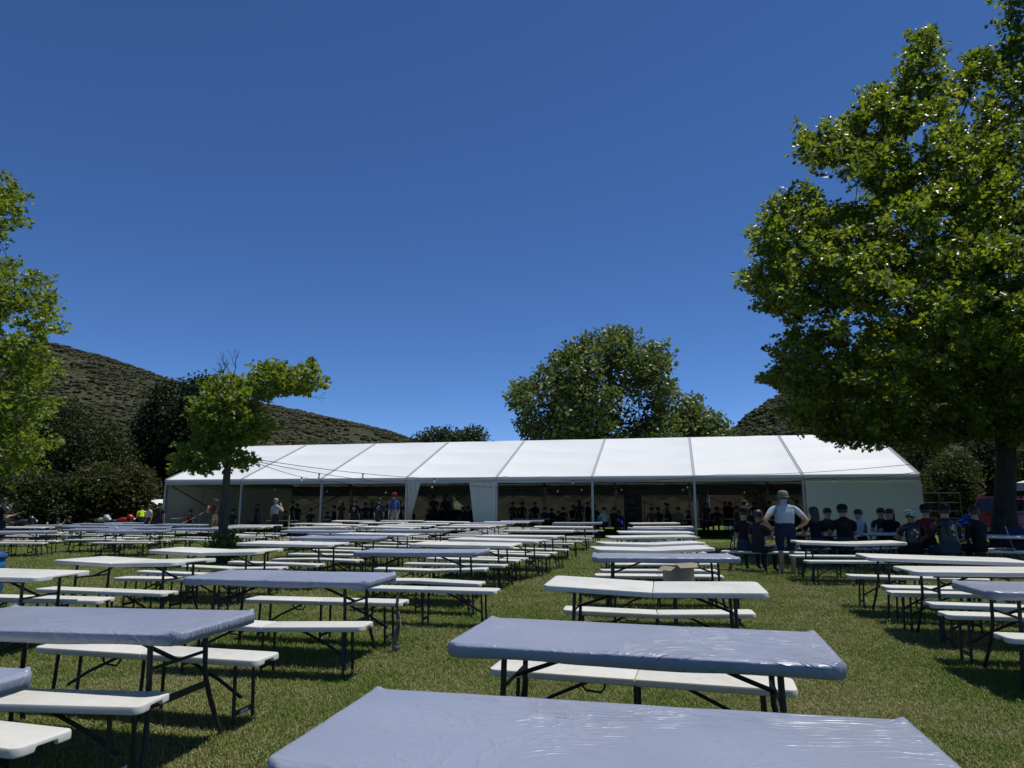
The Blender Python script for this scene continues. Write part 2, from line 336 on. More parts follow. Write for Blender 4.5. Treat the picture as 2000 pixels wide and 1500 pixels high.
# ------------------------------------------------------------------ hills with scrub
def mat_hill():
    m, nt, b = new_mat('scrub_hillside'); L = nt.links
    tc = N(nt, 'ShaderNodeTexCoord')
    n1 = N(nt, 'ShaderNodeTexNoise', Scale=.045, Detail=8.0, Roughness=.7); L.new(tc.outputs['Object'], n1.inputs['Vector'])
    n2 = N(nt, 'ShaderNodeTexNoise', Scale=.55, Detail=6.0, Roughness=.7); L.new(tc.outputs['Object'], n2.inputs['Vector'])
    ad = N(nt, 'ShaderNodeMath', operation='MULTIPLY_ADD'); L.new(n2.outputs[0], ad.inputs[0]); ad.inputs[1].default_value = .8; L.new(n1.outputs[0], ad.inputs[2])
    c = ramp(nt, ad.outputs[0], [(.65, (.028, .033, .014)), (.88, (.044, .047, .023)), (1.10, (.074, .070, .040))])
    L.new(c, b.inputs['Base Color']); b.inputs['Roughness'].default_value = .95; b.inputs['Specular IOR Level'].default_value = .1
    bp = N(nt, 'ShaderNodeBump', Strength=1.0, Distance=.5); L.new(n2.outputs[0], bp.inputs['Height']); L.new(bp.outputs[0], b.inputs['Normal']); return m
def mat_scrub():
    m, nt, b = new_mat('scrub_bush'); L = nt.links
    oi = N(nt, 'ShaderNodeObjectInfo'); geo = N(nt, 'ShaderNodeNewGeometry')
    nz = N(nt, 'ShaderNodeTexNoise', Scale=1.5, Detail=5.0, Roughness=.7); L.new(geo.outputs['Position'], nz.inputs['Vector'])
    ad = N(nt, 'ShaderNodeMath', operation='MULTIPLY_ADD'); L.new(nz.outputs[0], ad.inputs[0]); ad.inputs[1].default_value = .7; L.new(oi.outputs['Random'], ad.inputs[2])
    c = ramp(nt, ad.outputs[0], [(.2, (.022, .028, .011)), (.8, (.042, .048, .020)), (1.3, (.070, .066, .036))])
    L.new(c, b.inputs['Base Color']); b.inputs['Roughness'].default_value = .9; b.inputs['Specular IOR Level'].default_value = .15; return m
M['hill'] = mat_hill(); M['scrub'] = mat_scrub()
def ico_clump(seed, sub=2, amp=.35):
    bm = bmesh.new(); bmesh.ops.create_icosphere(bm, subdivisions=sub, radius=1)
    for v in bm.verts:
        d = noise.noise(v.co*2.1 + Vector((seed*7.3, 0, 0))) + .6*noise.noise(v.co*5 + Vector((0, seed*3.1, 0)))
        v.co *= 1 + amp*d; v.co.z = v.co.z*.6 + .25
    me = bpy.data.meshes.new('scrub_clump'); bm.to_mesh(me); bm.free(); me.materials.append(M['scrub']); return me
scrub_col = bpy.data.collections.new('scrub_clumps')
for k in range(4): scrub_col.objects.link(bpy.data.objects.new('scrub_clump', ico_clump(k)))
def scatter_group(name, col):
    ng = bpy.data.node_groups.new(name, 'GeometryNodeTree')
    ng.interface.new_socket('Geometry', in_out='INPUT', socket_type='NodeSocketGeometry'); ng.interface.new_socket('Geometry', in_out='OUTPUT', socket_type='NodeSocketGeometry')
    gi = ng.nodes.new('NodeGroupInput'); go = ng.nodes.new('NodeGroupOutput'); ip = ng.nodes.new('GeometryNodeInstanceOnPoints')
    ci = ng.nodes.new('GeometryNodeCollectionInfo'); ci.inputs[0].default_value = col; ci.inputs['Separate Children'].default_value = True
    ra = ng.nodes.new('GeometryNodeInputNamedAttribute'); ra.data_type = 'FLOAT_VECTOR'; ra.inputs[0].default_value = 'rot'
    sa = ng.nodes.new('GeometryNodeInputNamedAttribute'); sa.data_type = 'FLOAT'; sa.inputs[0].default_value = 'sc'
    l = ng.links; l.new(gi.outputs[0], ip.inputs['Points']); l.new(ci.outputs[0], ip.inputs['Instance']); ip.inputs['Pick Instance'].default_value = True
    l.new(ra.outputs[0], ip.inputs['Rotation']); l.new(sa.outputs[0], ip.inputs['Scale']); l.new(ip.outputs[0], go.inputs[0]); return ng
scrub_ng = scatter_group('scrub_scatter', scrub_col)
def build_hill(name, ridge, d_base, d_ridge, n_scrub, s0, s1, seed):
    px = np.array([r[0] for r in ridge], float); py = np.array([r[1] for r in ridge], float)
    nu, nv = 140, 60
    U = np.linspace(px[0], px[-1], nu); RY = np.interp(U, px, py)
    k = np.array([1, 2, 3, 2, 1])/9; RYp = np.pad(RY, 2, mode='edge'); RY = np.convolve(RYp, k, 'valid')
    def surf(u, v):
        ry = np.interp(u, U, RY); d = d_base + (d_ridge-d_base)*v
        zr = np.array([at(0, q, d_ridge).z for q in np.atleast_1d(ry)]); sv = np.where(v <= 1, np.sin(np.clip(v, 0, 1)*math.pi/2)**1.1, 1 - .5*(v-1)**2)
        x = (u-1000)/FPX*d/.986; z = CAM_H + d*(zr-CAM_H)/d_ridge*sv - 3.4*(1-sv)
        nz = np.array([noise.fractal(Vector((a*.02+seed, b*.02, 0)), 1, 2, 4) for a, b in zip(np.ravel(x), np.ravel(d))]).reshape(np.shape(x))
        return np.stack([x, d, z + nz*3.0*np.clip(v*1.6, 0, 1)*np.where(v > .93, .35, 1)], -1)
    VV, UU = np.meshgrid(np.linspace(0, 1.5, nv), U, indexing='ij')
    P = surf(UU.ravel(), VV.ravel())
    i, j = np.meshgrid(np.arange(nu-1), np.arange(nv-1)); a = (j*nu+i).ravel(); F = np.stack([a, a+1, a+1+nu, a+nu], -1)
    tag(link(name, np_mesh(name, P, F, np.full(len(F), 4), True), None, M['hill']), kind='structure')
    u = RNG.uniform(px[0], px[-1], n_scrub); v = RNG.uniform(.12, 1.08, n_scrub)
    Q = surf(u, v); dens = np.array([noise.fractal(Vector((c[0]*.03+seed, c[1]*.045, 3)), 1, 2, 3) for c in Q]); Q = Q[dens > RNG.normal(-.25, .3, n_scrub)]; n_scrub = len(Q); me = bpy.data.meshes.new('scrub'); me.vertices.add(n_scrub); me.vertices.foreach_set('co', Q.astype(np.float32).ravel())
    me.attributes.new('rot', 'FLOAT_VECTOR', 'POINT').data.foreach_set('vector', np.stack([np.zeros(n_scrub), np.zeros(n_scrub), RNG.random(n_scrub)*6.28], -1).astype(np.float32).ravel())
    me.attributes.new('sc', 'FLOAT', 'POINT').data.foreach_set('value', (s0 + (s1-s0)*RNG.random(n_scrub)**2.2).astype(np.float32))
    g = tag(link('scrub', me, None, M['scrub']), kind='stuff'); g.modifiers.new('scatter', 'NODES').node_group = scrub_ng
build_hill('hill', [(-900, 600), (-300, 640), (-60, 662), (60, 676), (125, 685), (160, 690), (240, 712), (320, 738), (400, 762), (530, 793), (600, 806), (700, 828), (760, 845), (810, 860), (900, 900), (1100, 950), (1300, 978)], 105, 330, 60000, .35, 1.3, 3.0)
build_hill('hill', [(1300, 985), (1380, 890), (1430, 851), (1480, 816), (1530, 781), (1570, 748), (1640, 708), (1800, 672), (2200, 640), (2900, 640)], 78, 190, 34000, .25, 1.0, 11.0)

# ------------------------------------------------------------------ marquee tent
TENT = empty('marquee_tent', (TA.x, TA.y, TZ), math.atan2(TT.y, TT.x), 'long white frame marquee with grey valance and mostly open front', 'tent')
def build_tent():
    L = TLEN; slope = math.atan2(RIDGE-EAVE, HALF)
    def roof(x0, x1, side, seed):                        # panel pulled tight between frames, dipping between the two purlins
        nx, ny = 10, 36; rows = []
        for j in range(ny+1):
            v = j/ny; row = []
            for i in range(nx+1):
                u = i/nx; e = math.sin(math.pi*u)**.7
                dip = -.15*e*abs(math.sin(math.pi*3*v))**.8 + .03*noise.noise(Vector((u*3+seed*5, v*6, seed)))*e
                yy = v*HALF; yy = yy if side == 0 else 2*HALF - yy
                row.append((x0 + (x1-x0)*u, yy, EAVE + (RIDGE-EAVE)*v + dip))
            rows.append(row)
        mb = MB(); mb.rings(rows, closed=False)
        if side == 1: mb.f = [tuple(reversed(f)) for f in mb.f]
        return mb
    for k in range(BAYS):
        for side in (0, 1): roof(k*BAY+.06, (k+1)*BAY-.06, side, k+side*20).obj('roof_panel', M['roof'], TENT, True)
    for k in range(BAYS+1):                              # frames: beam with keder rails each side, posts
        x = k*BAY; mb = MB()
        for side in (0, 1):
            y0, y1 = (0, HALF) if side == 0 else (2*HALF, HALF)
            for dx in (-.048, .048): mb.bar((x+dx, y0, EAVE+.008), (x+dx, y1, RIDGE+.008), .018, .05)
            mb.bar((x, y0, EAVE-.012), (x, y1, RIDGE-.012), .085, .03)
            mb.bar((x, y0, EAVE-.14), (x, y1, RIDGE-.14), .10, .20)
        mb.obj('roof_beam', M['keder'], TENT)
        for y in (0.05, 2*HALF-.05):
            MB().box((x, y, (EAVE-.1-.25)/2), (.10, .14, EAVE-.1+.25)).box((x, y, .0), (.3, .3, .04)).obj('post', M['alu'], TENT)
    for y, v in ((HALF/3, 1/3), (2*HALF/3, 2/3), (HALF, 1), (4*HALF/3, 2/3), (5*HALF/3, 1/3)):
        MB().box((L/2, y, EAVE+(RIDGE-EAVE)*v-.10), (L, .06, .08)).obj('purlin', M['darkalu'], TENT)
    for k in range(BAYS):                                # grey valance, in two folds, both long sides
        for y, s in ((-.075, -1), (2*HALF+.075, 1)):
            mb = MB(); rows = []
            for z, dy in ((EAVE+.01, -.02), (EAVE-.05, .012), (EAVE-.12, .015), (EAVE-.135, .022), (EAVE-.25, .016), (EAVE-.262, .006)):
                rows.append([(k*BAY+.02+(BAY-.04)*i/12, y + s*(dy + .006*math.sin(i*1.7+k)), z - (.006*math.sin(i*.9+k) if z < EAVE-.2 else 0)) for i in range(13)])
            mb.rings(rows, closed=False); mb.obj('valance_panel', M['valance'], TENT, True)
    for x, s in ((-.06, -1), (L+.06, 1)):                # gables
        mb = MB(); mb.add([(x, 0, EAVE-.25), (x, 2*HALF, EAVE-.25), (x, 2*HALF, EAVE), (x, HALF, RIDGE), (x, 0, EAVE)], [(0, 1, 2, 3, 4)])
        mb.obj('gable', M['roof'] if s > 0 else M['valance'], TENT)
        for j in range(4):
            mb = MB(); rows = []
            for q in range(9):
                t = q/8; z = EAVE-.24 - (EAVE-.16)*t
                rows.append([(x + s*(.14*t + .02*math.sin(i*1.1+j) * t), j*HALF/2 + .01 + (HALF/2-.02)*i/8, z) for i in range(9)])
            mb.rings(rows, closed=False); mb.obj('gable_wall', M['wallpvc'], TENT, True)
    # closed front bay on the right
    mb = MB(); rows = []
    for q in range(11):
        t = q/10; rows.append([(7*BAY + .08 + (BAY-.03)*i/16, -.03 - .05*t + .02*noise.noise(Vector((i*.3, t*2, 4))), EAVE-.25 - (EAVE-.18)*t) for i in range(17)])
    mb.rings(rows, closed=False); mb.obj('front_wall', M['wallpvc'], TENT, True)
    # tied and hanging front curtains in the fourth bay
    def curtain(name, top, bot, waist, zt, folds, mat, y=-.02, amp=.05, nz=16, wz=.42):
        mb = MB(); rows = []; n = folds*8
        for q in range(nz+1):
            t = q/nz; z = zt*(1-t) + .03*t
            if waist:
                w = (1-min(1, t/(1-wz)))**1.0 if t < 1-wz else 0
                b0 = waist[0] + (bot[0]-waist[0])*max(0, (t-(1-wz))/wz); b1 = waist[1] + (bot[1]-waist[1])*max(0, (t-(1-wz))/wz)
                x0, x1 = (b0+(top[0]-b0)*w, b1+(top[1]-b1)*w) if t < 1-wz else (b0, b1)
            else: x0, x1 = top[0]+(bot[0]-top[0])*t, top[1]+(bot[1]-top[1])*t
            row = []
            for i in range(n+1):
                u = i/n; ph = 2*math.pi*folds*u
                row.append((x0+(x1-x0)*u, y + amp*math.sin(ph + .6*math.sin(t*3+i*.1)), z))
            rows.append(row)
        mb.rings(rows, closed=False); return mb.obj(name, mat, TENT, True)
    b3 = 3*BAY
    curtain('tied_curtain', (b3+.06, b3+.72), (b3+.06, b3+.42), (b3+.06, b3+.30), EAVE-.22, 5, M['curtain'], wz=.38)
    curtain('hanging_curtain', (b3+BAY-1.30, b3+BAY-.05), (b3+BAY-1.0, b3+BAY-.05), None, EAVE-.22, 4, M['curtain'], amp=.035)
    # back wall of separate panels; two openings
    yb = 2*HALF - .02
    def back_s(px): # where the picture's column px meets the back wall
        r = Vector(((px-1000)/FPX, 1, 0)); o = TA + TN*yb; k = (o.dot(TN))/(r.dot(TN)); return (r*k - TA).dot(TT)
    op = [(back_s(876), back_s(930)), (back_s(1376), back_s(1464))]
    edges = sorted([k*BAY for k in range(BAYS+1)] + [k*BAY+BAY/2 for k in range(BAYS)] + [v for o in op for v in o])
    for a, b in zip(edges[:-1], edges[1:]):
        m_ = (a+b)/2
        if any(o[0] < m_ < o[1] for o in op) or b-a < .05: continue
        mb = MB(); rows = []; nw = max(4, int((b-a)/.12))
        for q in range(15):
            t = q/14; z = EAVE-.05 - (EAVE-.1)*t
            rows.append([(a+.005+(b-a-.01)*i/nw, yb + .05*noise.noise(Vector((a*3.7+i*.12, t*5, 2.2)))*math.sin(math.pi*min(1, t+.1)) + .02*math.sin(t*9+i*.6+a), z) for i in range(nw+1)])
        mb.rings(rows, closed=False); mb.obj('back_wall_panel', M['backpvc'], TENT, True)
    for a, b in op: MB().box(((a+b)/2, yb, EAVE-.30), (b-a, .012, .56)).obj('back_header', M['backpvc'], TENT)
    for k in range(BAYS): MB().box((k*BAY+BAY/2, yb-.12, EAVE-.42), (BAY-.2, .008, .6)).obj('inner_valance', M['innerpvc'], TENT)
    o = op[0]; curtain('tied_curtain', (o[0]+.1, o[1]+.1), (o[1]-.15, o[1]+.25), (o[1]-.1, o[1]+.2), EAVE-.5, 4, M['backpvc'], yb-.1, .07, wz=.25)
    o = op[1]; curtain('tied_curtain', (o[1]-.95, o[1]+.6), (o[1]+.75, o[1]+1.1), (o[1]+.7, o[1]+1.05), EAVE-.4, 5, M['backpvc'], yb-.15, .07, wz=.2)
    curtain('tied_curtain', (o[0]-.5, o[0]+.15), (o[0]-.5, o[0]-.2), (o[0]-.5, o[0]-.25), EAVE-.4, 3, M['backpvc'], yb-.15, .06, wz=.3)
    for k in (0, 1, 2, 4, 5, 6, 7):                      # wind bracing against the back wall
        for a, b in (((k*BAY, .3), (k*BAY+BAY, EAVE-.3)), ((k*BAY, EAVE-.3), (k*BAY+BAY, .3))):
            if k in (0, 2, 4, 6) or a[1] > 1: MB().tube([(a[0], yb-.2, a[1]), (b[0], yb-.2, b[1])], .022, 6).obj('brace_rod', M['darkalu'], TENT)
    MB().tube([(.1, .3, EAVE-.3), (.1, HALF*.9, .5)], .025, 6).obj('brace_rod', M['darkalu'], TENT)
    MB().box((L/2, .05, EAVE-.16), (L, .08, .12)).obj('eave_rail', M['alu'], TENT)
    MB().box((L/2, 2*HALF-.05, EAVE-.16), (L, .08, .12)).obj('eave_rail', M['alu'], TENT)
    return op
BACK_OP = build_tent()
def build_brick():
    m, nt, b = new_mat('red_brown_brick'); Lk = nt.links
    tc = N(nt, 'ShaderNodeTexCoord'); mp = N(nt, 'ShaderNodeMapping'); mp.inputs['Rotation'].default_value = (R(90), 0, 0); Lk.new(tc.outputs['Object'], mp.inputs[0])
    br = N(nt, 'ShaderNodeTexBrick', Scale=1.0); br.inputs['Brick Width'].default_value = .23; br.inputs['Row Height'].default_value = .085; br.inputs['Mortar Size'].default_value = .006
    br.inputs['Color1'].default_value = (.17, .072, .05, 1); br.inputs['Color2'].default_value = (.23, .10, .07, 1); br.inputs['Mortar'].default_value = (.28, .25, .22, 1)
    Lk.new(mp.outputs[0], br.inputs[0]); Lk.new(br.outputs[0], b.inputs['Base Color']); b.inputs['Roughness'].default_value = .85
    p = tent_w((BACK_OP[1][0]+BACK_OP[1][1])/2-2.6, 2*HALF+9)
    t = empty('brick_building', (p.x, p.y, gz(p.x, p.y)-.1), math.atan2(TT.y, TT.x), 'red brown brick building seen through the back of the tent', 'building')
    MB().box((0, 3, 1.6), (8, 6, 3.2)).obj('wall', m, t)
    r = MB(); r.add([(-4.4, -.5, 3.15), (4.4, -.5, 3.15), (4.4, 6.5, 3.15), (-4.4, 6.5, 3.15), (-4.4, 3, 4.6), (4.4, 3, 4.6)], [(0, 1, 5, 4), (2, 3, 4, 5), (0, 4, 3), (1, 2, 5), (3, 2, 1, 0)])
    r.obj('roof', simple('dark_tile_roof', (.08, .06, .05), .8), t)
    MB().box((0, -.55, 3.1), (8.8, .09, .16)).obj('gutter', M['valance'], t)
    for x in (-2.4, 1.2):
        f = MB().box((x, -.012, 1.7), (1.3, .05, 1.1)).obj('window', M['alu'], t); MB().box((x, -.03, 1.7), (1.15, .04, .95)).obj('pane', simple('dark_pane', (.02, .025, .03), .1), f)
build_brick()

def build_shed():
    p = tent_w(BACK_OP[1][1]+2.9, 2*HALF+7.0); t = empty('shed', (p.x, p.y, gz(p.x, p.y)-.1), math.atan2(TT.y, TT.x), 'pale shed seen right of the brick wall through the tent back', 'shed')
    MB().box((0, 1.5, 1.3), (4.2, 3, 2.6)).obj('wall', simple('pale_painted_wall', (.62, .66, .60), .7), t); MB().box((0, 1.5, 2.66), (4.6, 3.4, .1)).obj('roof', M['valance'], t); d = MB().box((1.2, -.02, 1.05), (.9, .06, 2.0)).obj('door', M['alu'], t); MB().box((1.52, -.07, 1.0), (.03, .05, .14)).obj('handle', M['handle'], d)
build_shed()

# ------------------------------------------------------------------ trees
def in_poly(P, poly):
    x, y = P[:, 0], P[:, 1]; c = np.zeros(len(P), bool); n = len(poly)
    for i in range(n):
        x0, y0 = poly[i]; x1, y1 = poly[(i+1) % n]
        if y0 == y1: continue
        c ^= ((y0 > y) != (y1 > y)) & (x < (x1-x0)*(y-y0)/(y1-y0)+x0)
    return c
def poly_dist(P, poly):
    d = np.full(len(P), 1e9); n = len(poly)
    for i in range(n):
        a = np.array(poly[i]); b = np.array(poly[(i+1) % n]); ab = b-a; t = np.clip(((P-a)@ab)/max(1e-9, ab@ab), 0, 1)
        d = np.minimum(d, np.linalg.norm(P-(a+t[:, None]*ab), axis=1))
    return d
HALF_LEAF = np.array([(0, 0), (.46, .20), (.23, .38), (.38, .74), (.13, .70), (0, 1.0)])
def leaves_mesh(name, C, size, lobed, mat, rng, up=.55, spread_dir=None):
    n = len(C); nrm = rng.normal(0, 1, (n, 3)); nrm[:, 2] = np.abs(nrm[:, 2])*.6 + up; nrm /= np.linalg.norm(nrm, axis=1)[:, None]
    d = rng.normal(0, 1, (n, 3))*.8
    if spread_dir is not None: d += spread_dir*1.2
    d[:, 2] -= .35
    d -= nrm*np.sum(d*nrm, 1)[:, None]; d /= np.linalg.norm(d, axis=1)[:, None]+1e-9
    s = np.cross(d, nrm); sz = size*rng.uniform(.6, 1.25, n)
    if lobed:
        h = HALF_LEAF; right = h; left = h[1:5]*np.array([-1, 1]); pts = np.concatenate([right, left]); fold = np.abs(pts[:, 0])*.35
        V = C[:, None, :] + (s[:, None, :]*pts[None, :, 0:1] + d[:, None, :]*pts[None, :, 1:2] + nrm[:, None, :]*fold[None, :, None])*sz[:, None, None]
        k = len(pts); f1 = [0, 1, 2, 3, 4, 5]; f2 = [0, 5, 9, 8, 7, 6]
        base = (np.arange(n)*k)[:, None]; F = np.concatenate([base+np.array(f1), base+np.array(f2)], 1).ravel()
        me = np_mesh(name, V.reshape(-1, 3), F, np.full(2*n, 6))
    else:
        pts = np.array([(0, 0), (.36, .45), (0, 1.0), (-.36, .45)]); fold = np.array([0, .12, 0, .12])
        V = C[:, None, :] + (s[:, None, :]*pts[None, :, 0:1] + d[:, None, :]*pts[None, :, 1:2] + nrm[:, None, :]*fold[None, :, None])*sz[:, None, None]
        base = (np.arange(n)*4)[:, None]; F = np.concatenate([base+np.array([0, 1, 2]), base+np.array([0, 2, 3])], 1).ravel()
        me = np_mesh(name, V.reshape(-1, 3), F, np.full(2*n, 3))
    me.materials.append(mat); return me
def tree(name, label, cat, outline, Y, trunk, ncl, nleaf, size, mat, bark, lobed=True, Rcap=4, rad=.55, r0=.2, seed=1, holes=(), gap=.30, gscale=.45, flat=.6, group=None, up=.55, thick=1.0, bias=.35, xcut=None, airy=0):
    rng = np.random.default_rng(seed)
    tr = [at(p[0], p[1], Y) if len(p) == 2 else at(p[0], p[1], Y+p[2]) for p in trunk]
    base = Vector((tr[0].x, tr[0].y, gz(tr[0].x, tr[0].y))); tr[0] = base - Vector((0, 0, .08))
    poly = [(at(p[0], p[1], Y).x, at(p[0], p[1], Y).z) for p in outline]; A = np.array(poly)
    lo, hi = A.min(0), A.max(0); pts = []; need = ncl*6
    while len(pts) < need:
        q = lo + (hi-lo)*rng.random((need*2, 2)); q = q[in_poly(q, poly)]
        for h in holes: q = q[~in_poly(q, [(at(p[0], p[1], Y).x, at(p[0], p[1], Y).z) for p in h])]
        pts += list(q)
    P = np.array(pts[:need]); D = poly_dist(P, poly); Rc = Rcap
    T = thick*np.sqrt(np.maximum(1e-4, 1-(1-np.minimum(D, Rc)/Rc)**2))*Rc
    hz = np.clip((P[:, 1]-lo[1])/(hi[1]-lo[1])*1.5-.25, 0, 1); T = T*(1-airy*hz)
    dep = rng.uniform(-1, 1, need)*T; C = np.stack([P[:, 0], Y+dep, P[:, 1]], 1)
    # perspective: keep the outline where it stands by moving along the line of sight
    C[:, 0] *= C[:, 1]/Y; C[:, 2] = CAM_H + (C[:, 2]-CAM_H)*C[:, 1]/Y
    nz = np.array([noise.noise(Vector(c)*gscale + Vector((seed*9.1, 0, 0))) for c in C]); keep = nz > (gap+airy*.22*hz-.5)*.8
    C = C[(keep | (D < rad*.8)) & (D > rad*.30)]
    if xcut is not None: C = C[(C[:, 0]/C[:, 1]*FPX/.986+1000 < xcut) | (rng.random(len(C)) < .4)]
    # thin to spaced clusters
    sel = []; cell = {}; rmin = rad*.62
    for c in C:
        key = tuple((c/rmin).astype(int)); ok = True
        for dx in (-1, 0, 1):
            for dy in (-1, 0, 1):
                for dz in (-1, 0, 1):
                    for o in cell.get((key[0]+dx, key[1]+dy, key[2]+dz), ()):
                        if np.sum((o-c)**2) < rmin*rmin: ok = False
        if ok: cell.setdefault(key, []).append(c); sel.append(c)
        if len(sel) >= ncl: break
    C = np.array(sel); n = len(C)
    # skeleton: each cluster joins the nearest lower wood
    nodes = [np.array(p) for p in tr]; par = list(range(-1, len(tr)-1)); isT = [True]*len(tr)
    top = np.array(tr[-1]); mid = np.array(tr[len(tr)//2])
    order = np.argsort(np.linalg.norm(C - (top*.6+mid*.4), axis=1)); tips = []; NA = np.array(nodes)
    NA = np.zeros((len(nodes)+n*5, 3)); NA[:len(nodes)] = nodes; cnt = len(nodes); lowT = tr[0].z + (tr[-1].z-tr[0].z)*.25
    vis = np.ones(len(NA), bool)
    for k in range(len(tr)):
        if tr[k].z < lowT: vis[k] = False
    dirs = np.zeros((n, 3))
    for oi in order:
        c = C[oi]; dv = c-NA[:cnt]; dist = np.linalg.norm(dv, axis=1); cost = dist + bias*np.maximum(0, NA[:cnt, 2]+.2-c[2]) * 1.6 + np.where(vis[:cnt], 0, 99)
        j = int(np.argmin(cost)); a = NA[j]; L = dist[j]; m = 1 if L < .8 else (2 if L < 2 else 3); prev = j
        off = rng.normal(0, .07*L, 3); dirs[oi] = (c-a)/max(L, 1e-6)
        for q in range(1, m+1):
            t = q/m; p = a + (c-a)*t + off*math.sin(math.pi*t) + np.array([0, 0, -.10*L*math.sin(math.pi*t)])
            NA[cnt] = p; par.append(prev); isT.append(False); prev = cnt; cnt += 1
        tips.append(prev)
    w = np.zeros(cnt); kids = np.zeros(cnt, int)
    for k in range(cnt-1, 0, -1):
        if w[k] == 0: w[k] = .011**2.2 * (size/.17)**1.2
        if par[k] >= 0: w[par[k]] += w[k]
    rr = np.maximum(w, 1e-9)**(1/2.2)
    nt_ = len(tr); zr = [(p.z-tr[0].z)/max(.1, tr[-1].z-tr[0].z) for p in tr]
    for k in range(nt_): rr[k] = max(r0*(1-.72*zr[k])*(1.35 if k == 0 else 1), min(rr[k], r0))
    rr[nt_:cnt] = np.minimum(rr[nt_:cnt], r0*.6)
    mb = MB(); mb.tube(tr, [float(v) for v in rr[:nt_]], 12)
    lim = MB()
    for k in range(nt_, cnt):
        p = par[k]; ra, rb = min(rr[p], rr[k]*1.5), rr[k]
        lim.tube([NA[p], NA[k]], [float(ra), float(rb*.92)], 6 if rb > .03 else 4, cap=False)
    t = empty(name, base, 0, label, cat, group); inv = -base
    def shift(m):
        m.v = [(v[0]-base.x, v[1]-base.y, v[2]-base.z) for v in m.v]; return m
    shift(mb).obj('trunk', bark, t, True)
    if lim.v: shift(lim).obj('branches', bark, t, True)
    per = np.maximum(1, rng.poisson(nleaf, n)); idx = np.repeat(np.arange(n), per)
    g = rng.normal(0, 1, (len(idx), 3)); g *= (rng.random(len(idx))**.4/np.linalg.norm(g, axis=1))[:, None]
    if lobed:                                            # leafy shoots: leaves strung along the last length of each twig
        dd = dirs[idx]*np.array([1, 1, .55]) + rng.normal(0, .45, (n, 3))[idx]*np.array([1, 1, .6]); dd /= np.linalg.norm(dd, axis=1)[:, None]
        LP = C[idx] + dd*(rng.random(len(idx))[:, None]*1.7-.75)*rad + g*rad*.46*np.array([1, 1, flat+.15]) - np.array(base)
    else: LP = C[idx] + g*rad*np.array([1, 1, flat]) + dirs[idx]*rad*.25 - np.array(base)
    cr = link('crown', leaves_mesh('crown', LP, size, lobed, mat, rng, up, dirs[idx]), t)
    return t
BIG = [(1700, 887), (1660, 868), (1612, 862), (1600, 845), (1560, 835), (1530, 803), (1545, 772), (1500, 752), (1463, 746), (1466, 735), (1525, 715), (1508, 690), (1535, 655), (1518, 620), (1470, 592), (1448, 542), (1452, 520), (1488, 500), (1455, 470), (1458, 445), (1490, 438), (1498, 405), (1488, 385), (1540, 380), (1572, 362), (1590, 335), (1562, 308), (1543, 275), (1545, 238), (1572, 236), (1592, 255), (1650, 238), (1680, 198), (1700, 172), (1758, 170), (1748, 126), (1772, 120), (1782, 62), (1806, 46), (1826, 62), (1832, 110), (1842, 152), (1880, 142), (1895, 96), (1922, 84), (1946, 108), (1958, 60), (1938, 0), (1960, -70), (2060, -190), (2220, -240), (2420, -120), (2580, 120), (2640, 440), (2560, 700), (2380, 840), (2150, 905), (2060, 890), (1990, 862), (1940, 850), (1880, 865), (1820, 880), (1750, 868)]
tree('plane_tree', 'large leafy plane tree with dark trunk shading the seated people', 'tree', BIG, 21, [(1960, 1060), (1962, 980), (1966, 900), (1958, 820), (1950, 700, .2), (1935, 560, .3), (1930, 420, 0), (1940, 250, .2)],
     3100, 56, .150, M['leaf'], M['bark_dark'], True, 7.6, .50, .31, 3, holes=[[(1640, 600), (1665, 585), (1690, 610), (1695, 640), (1668, 690), (1648, 680), (1655, 640)], [(1560, 640), (1590, 625), (1600, 655), (1570, 668)], [(1585, 335), (1640, 335), (1700, 362), (1725, 402), (1640, 402), (1590, 400)], [(1755, 262), (1800, 262), (1812, 300), (1790, 322), (1758, 310)], [(1845, 200), (1895, 200), (1905, 245), (1860, 252)], [(1820, 420), (1860, 410), (1870, 450), (1830, 460)]], gap=.30, gscale=.85, xcut=2060, airy=.72)
LEFT = [(-420, 380), (-200, 300), (-80, 330), (-20, 345), (18, 350), (38, 356), (46, 385), (28, 405), (62, 408), (66, 440), (30, 442), (22, 458), (0, 470), (-30, 480), (10, 498), (60, 512), (92, 530), (98, 585), (135, 596), (132, 640), (100, 650), (108, 685), (122, 712), (100, 750), (108, 785), (70, 815), (90, 850), (95, 880), (60, 905), (30, 935), (-60, 965), (-250, 960), (-430, 850), (-520, 600)]
tree('plane_tree', 'bushy sunlit plane tree leaning into the left edge above parked motorbikes', 'tree', LEFT, 25, [(-150, 1060), (-150, 900), (-145, 760), (-150, 600), (-140, 450)],
     1000, 56, .175, M['leaf_small'], M['bark'], True, 4.5, .62, .3, 5, gap=.26, gscale=.5)
SMALL = [(380, 925), (412, 930), (432, 916), (478, 917), (502, 906), (504, 889), (474, 880), (474, 868), (512, 866), (524, 846), (558, 842), (546, 828), (516, 812), (524, 796), (519, 786), (542, 776), (570, 772), (602, 785), (604, 772), (648, 766), (632, 738), (627, 712), (600, 702), (592, 714), (558, 717), (555, 704), (534, 702), (516, 714), (494, 696), (466, 689), (462, 696), (500, 722), (498, 740), (480, 733), (466, 733), (448, 740), (420, 735), (402, 748), (388, 772), (370, 789), (374, 806), (382, 826), (392, 842), (372, 862), (346, 870), (345, 888), (326, 902), (322, 922), (352, 922)]
